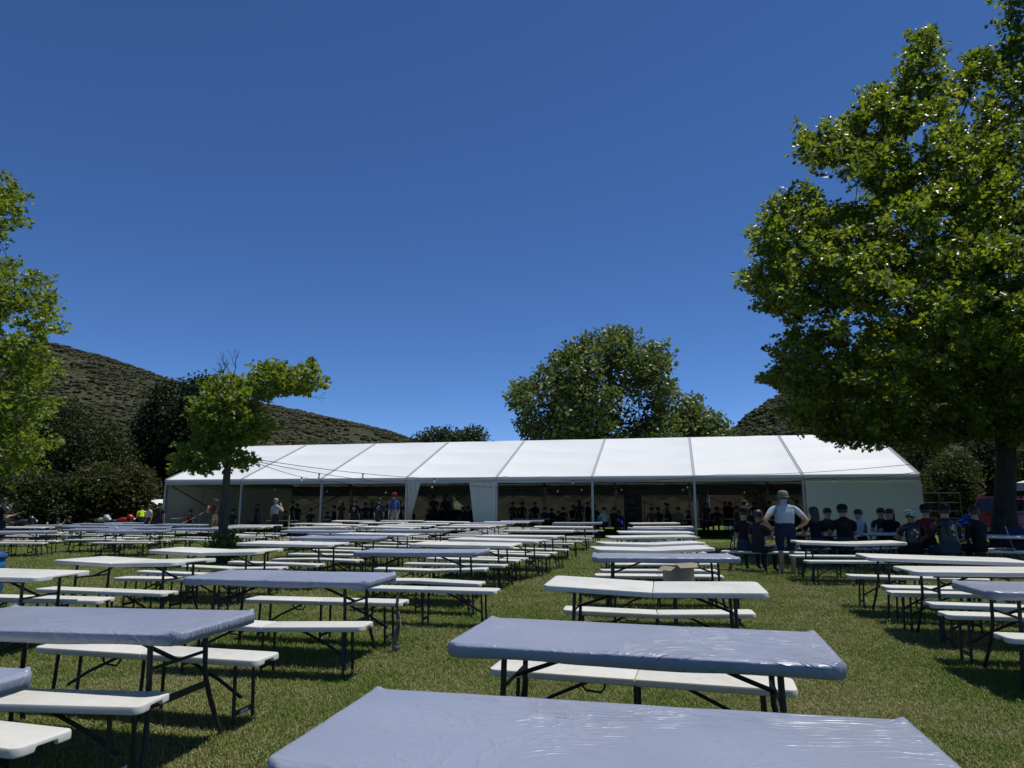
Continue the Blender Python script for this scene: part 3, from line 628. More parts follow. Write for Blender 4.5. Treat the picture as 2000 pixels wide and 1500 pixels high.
tree('young_tree', 'young plane tree with slim trunk, bare top twigs and leafy shoots at its foot', 'tree', SMALL, 17.5, [(437, 1095), (435, 1050), (437, 1000), (441, 950), (446, 900), (452, 850), (464, 795), (470, 745)],
     330, 26, .125, M['leaf_small'], M['bark'], True, 1.5, .27, .13, 9, gap=.30, gscale=1.2, thick=1.0)
YT = [o for o in COL.objects if o.name == 'young_tree'][0]
def dead_twigs():
    rg = random.Random(4); b = YT.location; mb = MB()
    def go(p, d, l, r, k):
        nonlocal mb
        q = p + d*l; mb.tube([p-b, p+d*l*.5+Vector((rg.uniform(-.03, .03), rg.uniform(-.03, .03), .01))-b, q-b], [r, r*.8, r*.6], 5)
        if k: 
            for s in range(rg.choice((2, 2, 3))): go(q, (d + Vector((rg.uniform(-.8, .8), rg.uniform(-.6, .6), rg.uniform(-.2, .5)))).normalized(), l*rg.uniform(.55, .8), r*.6, k-1)
    for p, d, l, r, k in ((at(452, 770, 17.4), (-.12, .05, 1), .42, .022, 4), (at(452, 770, 17.5), (-.5, .1, .85), .35, .018, 4), (at(600, 772, 17.5), (.9, .1, -.25), .2, .01, 3)):
        mb = MB(); go(p, Vector(d).normalized(), l, r, k); mb.obj('dead_twig', M['bark_dark'], YT)
    rng = np.random.default_rng(8); n = 480; a = rng.random(n)*6.283; rad = rng.random(n)**.6*.46
    P = np.stack([rad*np.cos(a), rad*np.sin(a)*.8, .15+rng.random(n)*.66*(1.15-rad)], 1)
    link('root_shoots', leaves_mesh('root_shoots', P, .12, True, M['leaf_small'], rng, .4), YT)
dead_twigs()
BACK = [(1003, 800), (998, 776), (1012, 740), (1040, 742), (1058, 722), (1082, 700), (1105, 680), (1112, 668), (1132, 664), (1150, 655), (1170, 660), (1176, 648), (1200, 639), (1226, 648), (1240, 656), (1242, 682), (1258, 674), (1282, 666), (1302, 690), (1313, 706), (1300, 730), (1312, 752), (1322, 772), (1292, 787), (1310, 800), (1330, 870), (1310, 930), (1040, 930), (1035, 868), (1012, 835), (1022, 815)]
tree('plane_tree', 'tall round plane tree rising behind the middle of the tent roof', 'tree', BACK, 52, [(1185, 1020), (1185, 920), (1182, 850), (1190, 780), (1195, 700)], 760, 34, .36, M['leaf_back'], M['bark'], False, 5, .95, .4, 12, gap=.32, gscale=.28)
tree('leafy_tree', 'smaller leafy tree right of the tall plane behind the tent', 'tree', [(1312, 812), (1330, 782), (1346, 773), (1362, 780), (1372, 802), (1400, 812), (1418, 832), (1430, 860), (1420, 930), (1310, 930)], 56, [(1365, 1020), (1365, 900), (1360, 820)], 170, 40, .38, M['leaf_back'], M['bark'], False, 3, 1.0, .25, 13, gap=.1)
tree('leafy_tree', 'low dark tree far behind the tent near the hill foot', 'tree', [(806, 882), (815, 856), (840, 842), (862, 833), (880, 841), (900, 845), (922, 831), (936, 842), (946, 862), (945, 900), (806, 900)], 78, [(880, 1000), (880, 900), (880, 850)], 170, 60, .34, M['leaf_bush'], M['bark'], False, 3, 1.2, .3, 14, gap=.15)
tree('dark_tree', 'tall very dark evergreen behind the young tree', 'tree', [(262, 990), (255, 900), (268, 860), (272, 820), (290, 790), (300, 765), (328, 742), (355, 748), (380, 738), (402, 740), (430, 750), (450, 800), (450, 990)], 48, [(350, 1030), (350, 900), (350, 800), (355, 760)], 520, 75, .24, M['leaf_dark'], M['bark_dark'], False, 4, .95, .35, 15, gap=.15, gscale=.3)
for k, (px, top) in enumerate(((358, 733), (383, 738), (402, 735))):
    tree('conifer', ['slim dark conifer tip just behind the dark evergreen', 'second slim conifer tip behind the dark evergreen', 'rightmost conifer tip showing over the dark evergreen'][k], 'tree', [(px-16, 900), (px-9, 790), (px-4, 752), (px, top), (px+4, 752), (px+9, 790), (px+16, 900)], 56, [(px, 1020), (px, 850), (px, top+8)], 70, 26, .3, M['leaf_dark'], M['bark_dark'], False, 1, .45, .15, 30+k, gap=0, group='conifers behind the dark tree')
LB = [('leafy_tree', 'rounded mid green tree below the left hill', [(60, 1000), (60, 850), (85, 795), (120, 778), (150, 790), (172, 812), (190, 840), (200, 1000)], 42, 'leaf_bush', 260, .9),
      ('leafy_tree', 'dull green tree beside the dark evergreen', [(170, 1000), (176, 850), (200, 825), (230, 840), (252, 868), (262, 900), (280, 940), (285, 1000)], 44, 'leaf_bush', 210, .9),
      ('bush', 'dark spreading bush at the left edge of the field', [(-120, 1040), (-110, 940), (-40, 905), (20, 915), (50, 945), (62, 1040)], 37, 'leaf_bush', 190, .7),
      ('bush', 'broad green bush behind the reclining people', [(30, 1040), (38, 960), (70, 925), (110, 930), (140, 950), (150, 1040)], 38, 'leaf_bush', 190, .65),
      ('bush', 'grey green bush behind the red motorbike', [(135, 1040), (140, 960), (165, 915), (205, 905), (235, 930), (250, 1040)], 39, 'leaf_olive', 190, .65),
      ('bush', 'pale leafy bush close to the left tent corner', [(215, 1040), (222, 940), (250, 905), (282, 915), (300, 950), (306, 1040)], 40, 'leaf_olive', 170, .65),
      ('bush', 'dark bush directly behind the left tent corner', [(290, 1040), (296, 930), (325, 900), (350, 910), (370, 1040)], 52, 'leaf_bush', 130, .8)]
for i, (nm, lb, ol, Y, mt, n, rd) in enumerate(LB):
    cx = sum(p[0] for p in ol)/len(ol); ty = min(p[1] for p in ol); by = 980.5 + 1.6*FPX/Y
    tree(nm, lb, 'tree' if nm == 'leafy_tree' else 'bush', ol, Y, [(cx, by), (cx, (by*2+ty)/3), (cx, (by+2*ty)/3)], n, 85, .18, M[mt], M['bark_dark'], False, 2.6, rd, .18, 40+i, gap=.18, gscale=.5)
RB = [('leafy_tree', 'grey green tree just beyond the right tent corner', [(1735, 1010), (1745, 905), (1770, 870), (1800, 850), (1830, 862), (1846, 900), (1850, 1010)], 44, 'leaf_bush', 190, .8),
      ('bush', 'yellow green bush beyond the metal gate', [(1812, 1020), (1815, 930), (1840, 890), (1875, 880), (1900, 905), (1912, 1020)], 38, 'leaf_olive', 150, .65),
      ('leafy_tree', 'dark tree behind the red pickup', [(1880, 1020), (1885, 900), (1910, 850), (1960, 840), (2010, 860), (2050, 1020)], 46, 'leaf_dark', 230, .9),
      ('leafy_tree', 'olive green tree at the right edge behind the trunk', [(1965, 1010), (1968, 900), (2000, 850), (2060, 830), (2140, 880), (2150, 1010)], 40, 'leaf_olive', 200, .8),
      ('leafy_tree', 'dark leafy tree on the slope behind the right end of the tent', [(1640, 930), (1650, 850), (1690, 815), (1740, 810), (1780, 845), (1800, 930)], 58, 'leaf_dark', 220, 1.0)]
for i, (nm, lb, ol, Y, mt, n, rd) in enumerate(RB):
    cx = sum(p[0] for p in ol)/len(ol); ty = min(p[1] for p in ol); by = 980.5 + 1.6*FPX/Y
    tree(nm, lb, 'tree' if nm == 'leafy_tree' else 'bush', ol, Y, [(cx, by), (cx, (by*2+ty)/3), (cx, (by+2*ty)/3)], n, 85, .19, M[mt], M['bark_dark'], False, 2.8, rd, .18, 60+i, gap=.18, gscale=.5)

# ------------------------------------------------------------------ folding tables and benches
def half_slab(L, W, T, rc, sgn, notch=True):             # one moulded half, seam side at x = 0
    def outline(ins):
        x1 = L/2-ins; y1 = W/2-ins; x0 = .0015 + ins*.8; r = max(.006, rc-ins); P = []
        P.append((x0, -y1)); n = 6
        for k in range(n+1):
            a = -math.pi/2 + math.pi/2*k/n; P.append((x1-r+r*math.cos(a), -y1+r+r*math.sin(a)))
        for f in (-.58, -.50, -.49, .49, .50, .58): P.append((x1, f*(y1-r)))
        for k in range(n+1):
            a = math.pi/2*k/n; P.append((x1-r+r*math.cos(a), y1-r+r*math.sin(a)))
        P.append((x0, y1)); return P
    prof = [(-T+.012, .030), (-T, .022), (-T, .006), (-T+.006, 0), (-.010, 0), (-.003, .0035), (0, .011)]
    rings = []
    for z, ins in prof:
        row = []
        for i, (x, y) in enumerate(outline(ins)):
            zz = z
            if notch and 9 <= i <= 12 and z < -T*.4: zz = -T*.42 + (z+T)*.1
            row.append((x, y, zz))
        rings.append(row)
    mb = MB(); mb.rings(rings)
    if sgn < 0:
        mb.v = [(-x, y, z) for x, y, z in mb.v]; mb.f = [tuple(reversed(f)) for f in mb.f]
    return smooth_by_angle(mb.mesh('half', False), 32)
def cover_mesh(L, W):
    nx, ny = 72, 34; ex, ey = L/2+.012, W/2+.012; rc = .075; V = []; rng = random.Random(3)
    def rnd(x, y):
        ax, ay = abs(x)-(ex-rc), abs(y)-(ey-rc)
        if ax > 0 and ay > 0:
            a, b = ax/rc, ay/rc; a, b = a*math.sqrt(1-b*b/2), b*math.sqrt(1-a*a/2); return math.copysign(ex-rc+a*rc, x), math.copysign(ey-rc+b*rc, y)
        return x, y
    def gx(i, n, e): # closer rows near the rim
        t = i/n*2-1; return e*math.copysign(1-(1-abs(t))**1.25, t)
    for j in range(ny+1):
        for i in range(nx+1):
            x, y = rnd(gx(i, nx, ex), gx(j, ny, ey)); edge = min(ex-abs(x), ey-abs(y))
            z = .006 + .0035*noise.noise(Vector((x*2.2, y*9, 1))) + .002*noise.noise(Vector((x*7, y*16, 5))) - .008*max(0, 1-edge/.012)
            for cx, cy in ((-1, 1), (1, -1), (1, 1)):    # gathered peaks of the elastic corners
                q = math.hypot(x-cx*(ex-.03), y-cy*(ey-.03)); z += .015*math.exp(-(q/.017)**2)
            V.append((x, y, z))
    idx = lambda i, j: j*(nx+1)+i
    F = [(idx(i, j), idx(i+1, j), idx(i+1, j+1), idx(i, j+1)) for j in range(ny) for i in range(nx)]
    loop = [idx(i, 0) for i in range(nx)] + [idx(nx, j) for j in range(ny)] + [idx(i, ny) for i in range(nx, 0, -1)] + [idx(0, j) for j in range(ny, 0, -1)]
    prev = loop; n = len(loop)
    for q, (out, z) in enumerate(((.004, -.004), (.0065, -.010), (.0070, -.030), (.0050, -.058), (-.012, -.066))):
        new = []
        for k, vi in enumerate(loop):
            x, y, _ = V[vi]; r = Vector((x/ex**1.0, y/ey*1.0, 0)); nx_ = Vector((1 if abs(x) > ex-.03 else 0, 0, 0))*math.copysign(1, x) + Vector((0, 1 if abs(y) > ey-.03 else 0, 0))*math.copysign(1, y)
            nx_ = nx_.normalized() if nx_.length > 0 else r.normalized()
            corner = max(0, 1-math.hypot(ex-abs(x), ey-abs(y))/.14)
            wv = (.0008*math.sin(x*23+y*31+q*.4) + .0012*noise.noise(Vector((x*6, y*6, q*.25)))) * (q+1)/3 + corner*.003*math.sin(k*1.9)*(q/2)
            p = Vector((x, y, z + (.007*noise.noise(Vector((x*3, y*3, 7))) + .004*math.sin(x*5+y*4) if q >= 3 else 0))) + nx_*(out+wv)
            V.append(tuple(p)); new.append(len(V)-1)
        for k in range(n): F.append((prev[k], new[k], new[(k+1) % n], prev[(k+1) % n]))
        prev = new
    me = bpy.data.meshes.new('plastic_cover'); me.from_pydata(V, [], [tuple(reversed(f)) for f in F] if False else F); me.update()
    bm = bmesh.new(); bm.from_mesh(me); bmesh.ops.recalc_face_normals(bm, faces=bm.faces); bm.to_mesh(me); bm.free()
    me.polygons.foreach_set('use_smooth', [True]*len(me.polygons)); me.materials.append(M['cover']); return me
TL, TW, TH, BL_, BW, BH = 1.83, .76, .74, 1.76, .29, .44
HT = [half_slab(TL, TW, .046, .06, s) for s in (-1, 1)]; HB = [half_slab(BL_, BW, .042, .045, s) for s in (-1, 1)]
for me in HT+HB: me.materials.append(M['white'])
COVER = cover_mesh(TL, TW)
def mm(name, mb, smooth=True):
    me = mb.mesh(name, False, M['steel']); return smooth_by_angle(me, 40) if smooth else me
PT = {}
for s in (-1, 1):
    for w in (-1, 1):
        x, y = s*.66, w
        PT['leg', s, w] = mm('leg', MB().tube([(x, y*.245, .70), (x+s*.01, y*.245, .40), (x+s*.02, y*.25, .345), (x+s*.035, y*.275, .24), (x+s*.06, y*.325, .08), (x+s*.068, y*.345, .035), (x+s*.07, y*.352, 0)], .0155, 8))
    PT['crossbar', s] = mm('crossbar', MB().box((s*.685, 0, .335), (.012, .50, .038)))
    PT['upper_rod', s] = mm('upper_rod', MB().tube([(s*.66, -.245, .52), (s*.66, .245, .52)], .010, 6))
    PT['brace', s] = mm('brace', MB().tube([(s*.655, 0, .52), (s*.50, 0, .575), (s*.20, 0, .69)], .0125, 6))
PT['rail', -1] = mm('rail', MB().tube([(-.72, -.29, .682), (.72, -.29, .682)], .012, 6)); PT['rail', 1] = mm('rail', MB().tube([(-.72, .29, .682), (.72, .29, .682)], .012, 6))
PB = {}
for s in (-1, 0, 1):
    for w in (-1, 1):
        x = s*.70 if s else .05*w*0
        PB['leg', s, w] = mm('leg', MB().tube([(x, w*.10, .405), (x+s*.012, w*.105, .1), (x+s*.015, w*.108, 0)], .0125, 7))
    PB['crossbar', s] = mm('crossbar', MB().box((s*.712, 0, .095), (.008, .205, .032)))
for s in (-1, 1): PB['brace', s] = mm('brace', MB().tube([(s*.69, 0, .17), (s*.52, 0, .27), (s*.22, 0, .405)], .0115, 6))
PB['handle'] = MB().tube([(-.31, -.115, .40), (-.31, -.118, .375), (-.285, -.12, .352), (-.20, -.12, .346), (-.175, -.118, .372), (-.175, -.115, .40)], .007, 6).mesh('handle', True, M['handle'])
PB['label'] = MB().box((.718, 0, .095), (.002, .09, .020)).mesh('maker_label', False, simple('silver_label', (.5, .5, .48), .4))
def make_table(kind, bend=0):
    t = empty('folding_table'); rz = [0, 0]
    if kind == 'cover': link('plastic_cover', COVER, t).location = (0, 0, TH)
    for i, s in enumerate((-1, 1)):
        o = link('tabletop_half', HT[i], t); o.location = (0, 0, TH - (.004 if kind == 'cover' else 0) - (.028*bend if bend > 0 else 0)); o.rotation_euler = (0, -s*.030*bend, 0)
    for k, me in PT.items(): link(k[0], me, t)
    return t
def make_bench(bend=0):
    t = empty('folding_bench')
    for i, s in enumerate((-1, 1)):
        o = link('seat_half', HB[i], t); o.location = (0, 0, BH - (.022*bend if bend > 0 else 0)); o.rotation_euler = (0, -s*.026*bend, 0)
    for k, me in PB.items(): link(k[0] if isinstance(k, tuple) else ('maker_label' if k == 'label' else k), me, t)
    return t
PROTO = {'w': make_table('white'), 'd': make_table('white', 1), 'c': make_table('cover'), 'b': make_bench(), 'bd': make_bench(1), 'bh': make_bench(-.8)}
FRESH = dict.fromkeys(PROTO, True)
def place(key, x, y, rz, label, cat, group, dz=0):
    if FRESH[key]: o = PROTO[key]; FRESH[key] = False
    else: o = copy_tree(PROTO[key])
    o.location = (x, y, gz(x, y)+dz); o.rotation_euler = (RNG.normal(0, .006), RNG.normal(0, .006), rz); return tag(o, label, cat, group)
TABLES = [ ('R1','c',0.30,2.24,-0.21), ('R2','c',0.66,3.84,-0.25), ('R3','d',1.23,6.37,-0.21), ('R4','c',2.00,9.55,-0.10), ('R5','d',2.20,11.39,0.06), ('R6','d',2.47,12.92,0.08), ('R7','w',2.97,15.42,0.03), ('R8','w',3.57,17.98,-0.05), ('R9','c',4.30,20.78,-0.11), ('R10','w',4.72,22.43,-0.16), ('R11','w',5.39,27.15,0.02),
 ('M1','c',-2.12,7.00,-0.20), ('L1','c',-2.59,4.46,-0.21), ('L0','c',-2.99,2.94,-0.20), ('O1','w',-5.40,7.38,-0.11), ('O2','d',-4.70,9.03,-0.30), ('O3','d',-4.47,10.92,-0.22), ('O4','w',-3.85,12.66,-0.28), ('O5','c',-3.58,14.87,-0.26), ('O6','w',-3.15,16.72,-0.30), ('O7','c',-2.63,19.29,-0.15), ('O8','w',-3.52,24.0,-0.25), ('O9','w',-3.77,22.07,-0.35),
 ('M2','c',-1.30,10.52,-0.25), ('M3','w',-0.79,12.42,-0.29), ('M4','w',-0.28,13.99,-0.38), ('M5','w',0.18,15.63,-0.40), ('M6','w',0.73,19.02,-0.21), ('M7','w',1.60,22.38,-0.12), ('M8','c',2.52,27.54,-0.21),
 ('F0','c',-0.85,26.77,-0.16), ('F1','w',-0.21,29.00,-0.16), ('F2','c',0.44,31.0,-0.13), ('F3','w',-1.17,24.5,-0.25), ('F4','w',-1.47,22.65,-0.33), ('F5','w',-7.17,32.4,-0.10), ('F6','w',-4.90,32.0,-0.10), ('F7','w',-5.12,28.66,-0.19), ('F8','w',-2.68,29.24,-0.14), ('F9','w',-3.23,26.2,0.0), ('F10','w',-9.30,25.99,-0.29), ('F11','w',-7.61,27.9,-0.17), ('F12','w',-8.96,23.85,-0.18), ('F13','w',-6.11,22.77,-0.18), ('F14','c',-5.18,19.23,0.0), ('F15','w',-6.13,25.55,-0.30),
 ('G0','c',-14.56,21.19,0.05), ('G1','c',-13.18,22.85,0.01), ('G2','w',-18.2,26.80,-0.05), ('G3','c',-15.9,26.98,-0.30), ('G4','c',-19.12,29.78,-0.00), ('G5','c',-18.30,31.65,-0.09), ('G6','c',-18.03,33.6,-0.05), ('G7','c',-12.84,24.77,-0.04), ('G8','c',-15.42,28.96,-0.22), ('G9','c',-10.95,20.77,-0.07), ('G10','c',-9.80,22.48,-0.26), ('G11','c',-13.1,28.48,-0.18),
 ('D1','d',6.14,13.20,-0.15), ('D2','w',5.45,9.24,-0.22), ('D3','w',5.13,7.64,-0.2), ('D4','c',4.77,5.97,-0.20),
 ('P1','w',7.1,16.9,-0.12), ('P2','w',9.2,17.2,-0.12), ('P3','w',10.9,15.6,-0.25), ('P4','w',7.4,21.8,-0.10)]

ORD = ['nearest', 'second', 'third', 'fourth', 'fifth', 'sixth', 'seventh', 'eighth', 'ninth', 'tenth', 'eleventh', 'twelfth', 'thirteenth', 'fourteenth', 'fifteenth', 'sixteenth', 'seventeenth']
WHERE = {'R': 'in the line to the black speaker tower', 'M': 'in the column left of the grass aisle', 'L': 'in the column left of the grass aisle', 'O': 'in the column beside the young tree',
         'D': 'in the right column before the seated people', 'P': 'under the big plane tree'}
KIND = {'w': 'white folding table', 'd': 'sagging white folding table', 'c': 'blue covered folding table'}
counts = {}; TPOS = {}
cols = {}
for n, k, x, y, th in TABLES: cols.setdefault('M' if n[0] == 'L' else n[0], []).append((n, k, x, y, th))
TLABEL = {}
for c, items in cols.items():
    if c in 'FG': items.sort(key=lambda a: a[2]/a[3])
    else: items.sort(key=lambda a: a[3])
    for i, (n, k, x, y, th) in enumerate(items):
        if c == 'F': lab = '%s, %s from the left of those close before the tent' % (KIND[k], ORD[i].replace('nearest', 'first')); grp = 'far tables close before the tent'; ref = '%s table from the left before the tent' % ORD[i].replace('nearest', 'first')
        elif c == 'G': lab = '%s, %s from the left in the far field' % (KIND[k], ORD[i].replace('nearest', 'first')); grp = 'tables in the far left field'; ref = '%s table from the left in the far field' % ORD[i].replace('nearest', 'first')
        else: lab = '%s, %s %s' % (KIND[k], ORD[i], WHERE[c]); grp = 'folding tables on the lawn'; ref = '%s table %s' % (ORD[i], WHERE[c])
        TLABEL[n] = ref; place(k, x, y, th, lab, 'table', grp); TPOS[n] = (x, y, th)
BEN = {'R2': [('b', .74, 4.40, -.27, 'behind')], 'R3': [('d', 1.37, 6.90, -.15, 'behind')], 'R5': [('b', 2.20, 10.89, .03, 'before'), ('b', 2.51, 11.96, .03, 'behind')],
       'R6': [('b', 2.50, 12.45, .02, 'before'), ('b', 2.6, 13.42, .05, 'behind')], 'M1': [('d', -2.06, 6.23, -.16, 'before'), ('b', -1.94, 7.62, -.23, 'behind')],
       'L1': [('b', -2.70, 3.92, -.10, 'before'), ('b', -2.46, 5.08, -.235, 'behind')], 'L0': [('b', -2.84, 3.47, -.28, 'behind')],
       'O1': [('b', -5.15, 7.80, -.11, 'behind'), ('b', -5.45, 6.85, -.15, 'before')], 'O2': [('b', -4.70, 8.42, -.24, 'before'), ('b', -4.50, 9.75, -.2, 'behind')],
       'D1': [('b', 6.00, 12.55, -.1, 'before'), ('b', 6.25, 13.85, -.1, 'behind')], 'D2': [('b', 5.50, 9.86, -.22, 'behind'), ('b', 5.35, 8.62, -.2, 'before')], 'D3': [('b', 5.15, 8.12, -.15, 'behind'), ('b', 5.04, 7.18, -.2, 'before')],
       'D4': [('b', 4.80, 6.52, -.2, 'behind'), ('b', 4.56, 5.40, -.2, 'before')],
       'M2': [('bh', -1.22, 9.55, -.25, 'before'), ('d', -1.24, 11.15, -.13, 'behind')], 'R1': [], 'R4': [('b', 1.93, 8.62, -.10, 'before'), ('b', 2.04, 10.12, -.07, 'behind')]}
def bench(kind, x, y, th, side, n):
    key = {'b': 'b', 'd': 'bd', 'bh': 'bh'}[kind]
    extra = {'bd': 'bowed ', 'bh': 'humped '}.get(key, '')
    place(key, x, y, th, '%swhite bench just %s the %s' % (extra, side, TLABEL[n]), 'bench', 'folding benches on the lawn')
for n, k, x, y, th in TABLES:
    if n in BEN:
        for kd, bx, by, bt, side in BEN[n]: bench(kd, bx, by, bt, side, n)
        continue
    for side, s in (('before', -1), ('behind', 1)):
        o = s*RNG.uniform(.50, .60); a = th + RNG.normal(0, .03); j = RNG.normal(.08, .10)
        bench('b' if RNG.random() < .8 else ('d' if RNG.random() < .6 else 'bh'), x - math.sin(th)*o + math.cos(th)*j, y + math.cos(th)*o + math.sin(th)*j, a, side, n)
# a spare bench end under the table by the aisle
place('b', -1.02, 8.62, -.2, 'white bench standing alone just past the blue table by the aisle', 'bench', 'folding benches on the lawn')

place('b', 5.28, 15.05, -.45, 'shaded white bench with two people on it left of the standing pale shirt', 'bench', 'folding benches on the lawn')

# ------------------------------------------------------------------ people
def cloth(name, c, rough=.85): return simple(name, c, rough, 0, .2, .16, 7, .25, 160)
CM = {'black': cloth('black_cloth', (.012, .012, .014)), 'dark': cloth('charcoal_cloth', (.03, .03, .034)), 'navy': cloth('navy_cloth', (.015, .02, .05)), 'white': cloth('white_cloth', (.5, .52, .54)),
      'pale': cloth('pale_blue_cloth', (.34, .40, .46)), 'mint': cloth('pale_mint_cloth', (.35, .45, .42)), 'grey': cloth('grey_cloth', (.16, .17, .17)), 'blue': cloth('blue_cloth', (.04, .08, .22)), 'denim': cloth('blue_denim', (.025, .042, .075)),
      'red': cloth('red_cloth', (.20, .015, .015)), 'brown': cloth('brown_cloth', (.09, .055, .035)), 'olive': cloth('olive_grey_cloth', (.16, .17, .13)), 'hivis': cloth('hi_vis_yellow_cloth', (.55, .75, .02)), 'khaki': cloth('khaki_cloth', (.22, .18, .12)),
      'leather': simple('black_leather', (.012, .011, .011), .38, 0, .5, .2, 12, .2, 90), 'pattern': cloth('dark_patterned_cloth', (.03, .024, .034)), 'skin': simple('skin', (.42, .24, .16), .5, 0, .4, .06), 'tan': simple('tanned_skin', (.30, .16, .10), .5, 0, .4, .06),
      'hair': simple('dark_brown_hair', (.018, .012, .009), .5), 'greyhair': simple('grey_hair', (.25, .24, .23), .6), 'shoe': simple('dark_shoe', (.02, .018, .016), .6), 'eye': simple('eye_dark', (.02, .015, .012), .2)}
def print_cloth():                                       # white skull-like print left plain: only pale worn rings on black
    m, nt, b = new_mat('pale_print_on_black'); L = nt.links; tc = N(nt, 'ShaderNodeTexCoord'); v = N(nt, 'ShaderNodeTexVoronoi', Scale=14.0); L.new(tc.outputs['Object'], v.inputs['Vector'])
    L.new(ramp(nt, v.outputs[0], [(.25, (.5, .5, .48)), (.5, (.02, .02, .02))]), b.inputs['Base Color']); return m
CM['print'] = print_cloth()
def band_cloth():
    m, nt, b = new_mat('white_patterned_bandana'); L = nt.links; tc = N(nt, 'ShaderNodeTexCoord'); v = N(nt, 'ShaderNodeTexNoise', Scale=26.0, Detail=2.0); L.new(tc.outputs['Object'], v.inputs['Vector'])
    L.new(ramp(nt, v.outputs[0], [(.46, (.03, .03, .035)), (.52, (.5, .52, .5))]), b.inputs['Base Color']); return m
CM['bandana'] = band_cloth()
def skeleton(pose, arms, girth):
    J = {}; B = []; g = girth
    def j(n, x, y, z, r): J[n] = (Vector((x, y, z)), r)
    def b(p, q, part): B.append((p, q, part))
    sit = pose in ('sit', 'recline'); zp = .54 if sit else .97
    lean = {'sit': .10, 'stand': 0, 'bend': .42, 'recline': -.45}[pose]
    def up(h, dy=0): return (math.sin(lean)*h + dy, zp + math.cos(lean)*h)
    j('pelvis', 0, 0, zp, .145*g); y, z = up(.16); j('waist', 0, y, z, .135*g); y, z = up(.36); j('chest', 0, y, z, .152*g); y, z = up(.50); j('collar', 0, y, z, .085)
    hl = lean*.4; y2, z2 = y + math.sin(hl)*.07, z + math.cos(hl)*.07; j('neck', 0, y2, z2, .050+.010*g)
    j('jaw', 0, y2+.022+math.sin(hl)*.06, z2+math.cos(hl)*.07, .074); j('skull', 0, y2+.012+math.sin(hl)*.15, z2+math.cos(hl)*.155, .094); J['_head'] = (J['skull'][0] + Vector((0, 0, .0)), hl)
    b('pelvis', 'waist', 2); b('waist', 'chest', 1); b('chest', 'collar', 1); b('collar', 'neck', 0); b('neck', 'jaw', 0); b('jaw', 'skull', 0)
    cy, cz = up(.44)
    for s, n in ((-1, 'l'), (1, 'r')):
        S = Vector((s*.185*(.6+.4*g), cy-.005, cz)); j('sh'+n, *S, .052+.018*g)
        A = arms[0] if s < 0 else arms[1]
        E, W = {'down': (Vector((s*.035, -.02, -.28)), Vector((s*.03, .06, -.53))), 'hips': (Vector((s*.21, -.12, -.25)), Vector((s*.03, .03, -.40))), 'ear': (Vector((s*.16, .12, -.20)), Vector((s*-.03, .16, .08))),
                'camera': (Vector((s*.08, .17, -.20)), Vector((-s*.10, .32, .02))), 'table': (Vector((s*.045, .16, -.24)), Vector((s*-.02, .40, -.22))), 'lap': (Vector((s*.03, .04, -.27)), Vector((s*-.02, .27, -.32))), 'hold': (Vector((s*.025, .02, -.27)), Vector((s*-.04, .26, -.18))),
                'back': (Vector((s*.12, -.20, -.22)), Vector((s*.14, -.30, -.44)))}[A]
        M_ = S + E*.5; j('um'+n, *M_, .040+.016*g); j('el'+n, *(S+E), .034+.012*g); j('fm'+n, *(S+E*.45+W*.55), .040); j('wr'+n, *(S+W), .028)
        b('collar', 'sh'+n, 1); b('sh'+n, 'um'+n, 1); b('um'+n, 'el'+n, 5); b('el'+n, 'fm'+n, 0); b('fm'+n, 'wr'+n, 0)
        H = Vector((s*.095*(.5+.5*g), 0, zp-.03)); j('hip'+n, *H, .098*(.5+.5*g))
        if pose == 'sit': K, F = Vector((s*.14, .43, .515)), Vector((s*.13, .40, .09))
        elif pose == 'recline': K, F = Vector((s*.16, .36, .74)), Vector((s*.15, .62, .30))
        else: K, F = Vector((s*.115, .03, .52)), Vector((s*.125, -.025, .09))
        j('th'+n, *((H+K)/2), .084*(.6+.4*g)); j('kn'+n, *K, .060); C = K*.6+F*.4 + (Vector((0, -.025, 0))); j('ca'+n, *C, .056); j('an'+n, *F, .038); j('to'+n, *(F+Vector((s*.02, .14, -.052))), .032)
        b('pelvis', 'hip'+n, 2); b('hip'+n, 'th'+n, 2); b('th'+n, 'kn'+n, 6); b('kn'+n, 'ca'+n, 7); b('ca'+n, 'an'+n, 7); b('an'+n, 'to'+n, 3)
    return J, B
BODY = {}
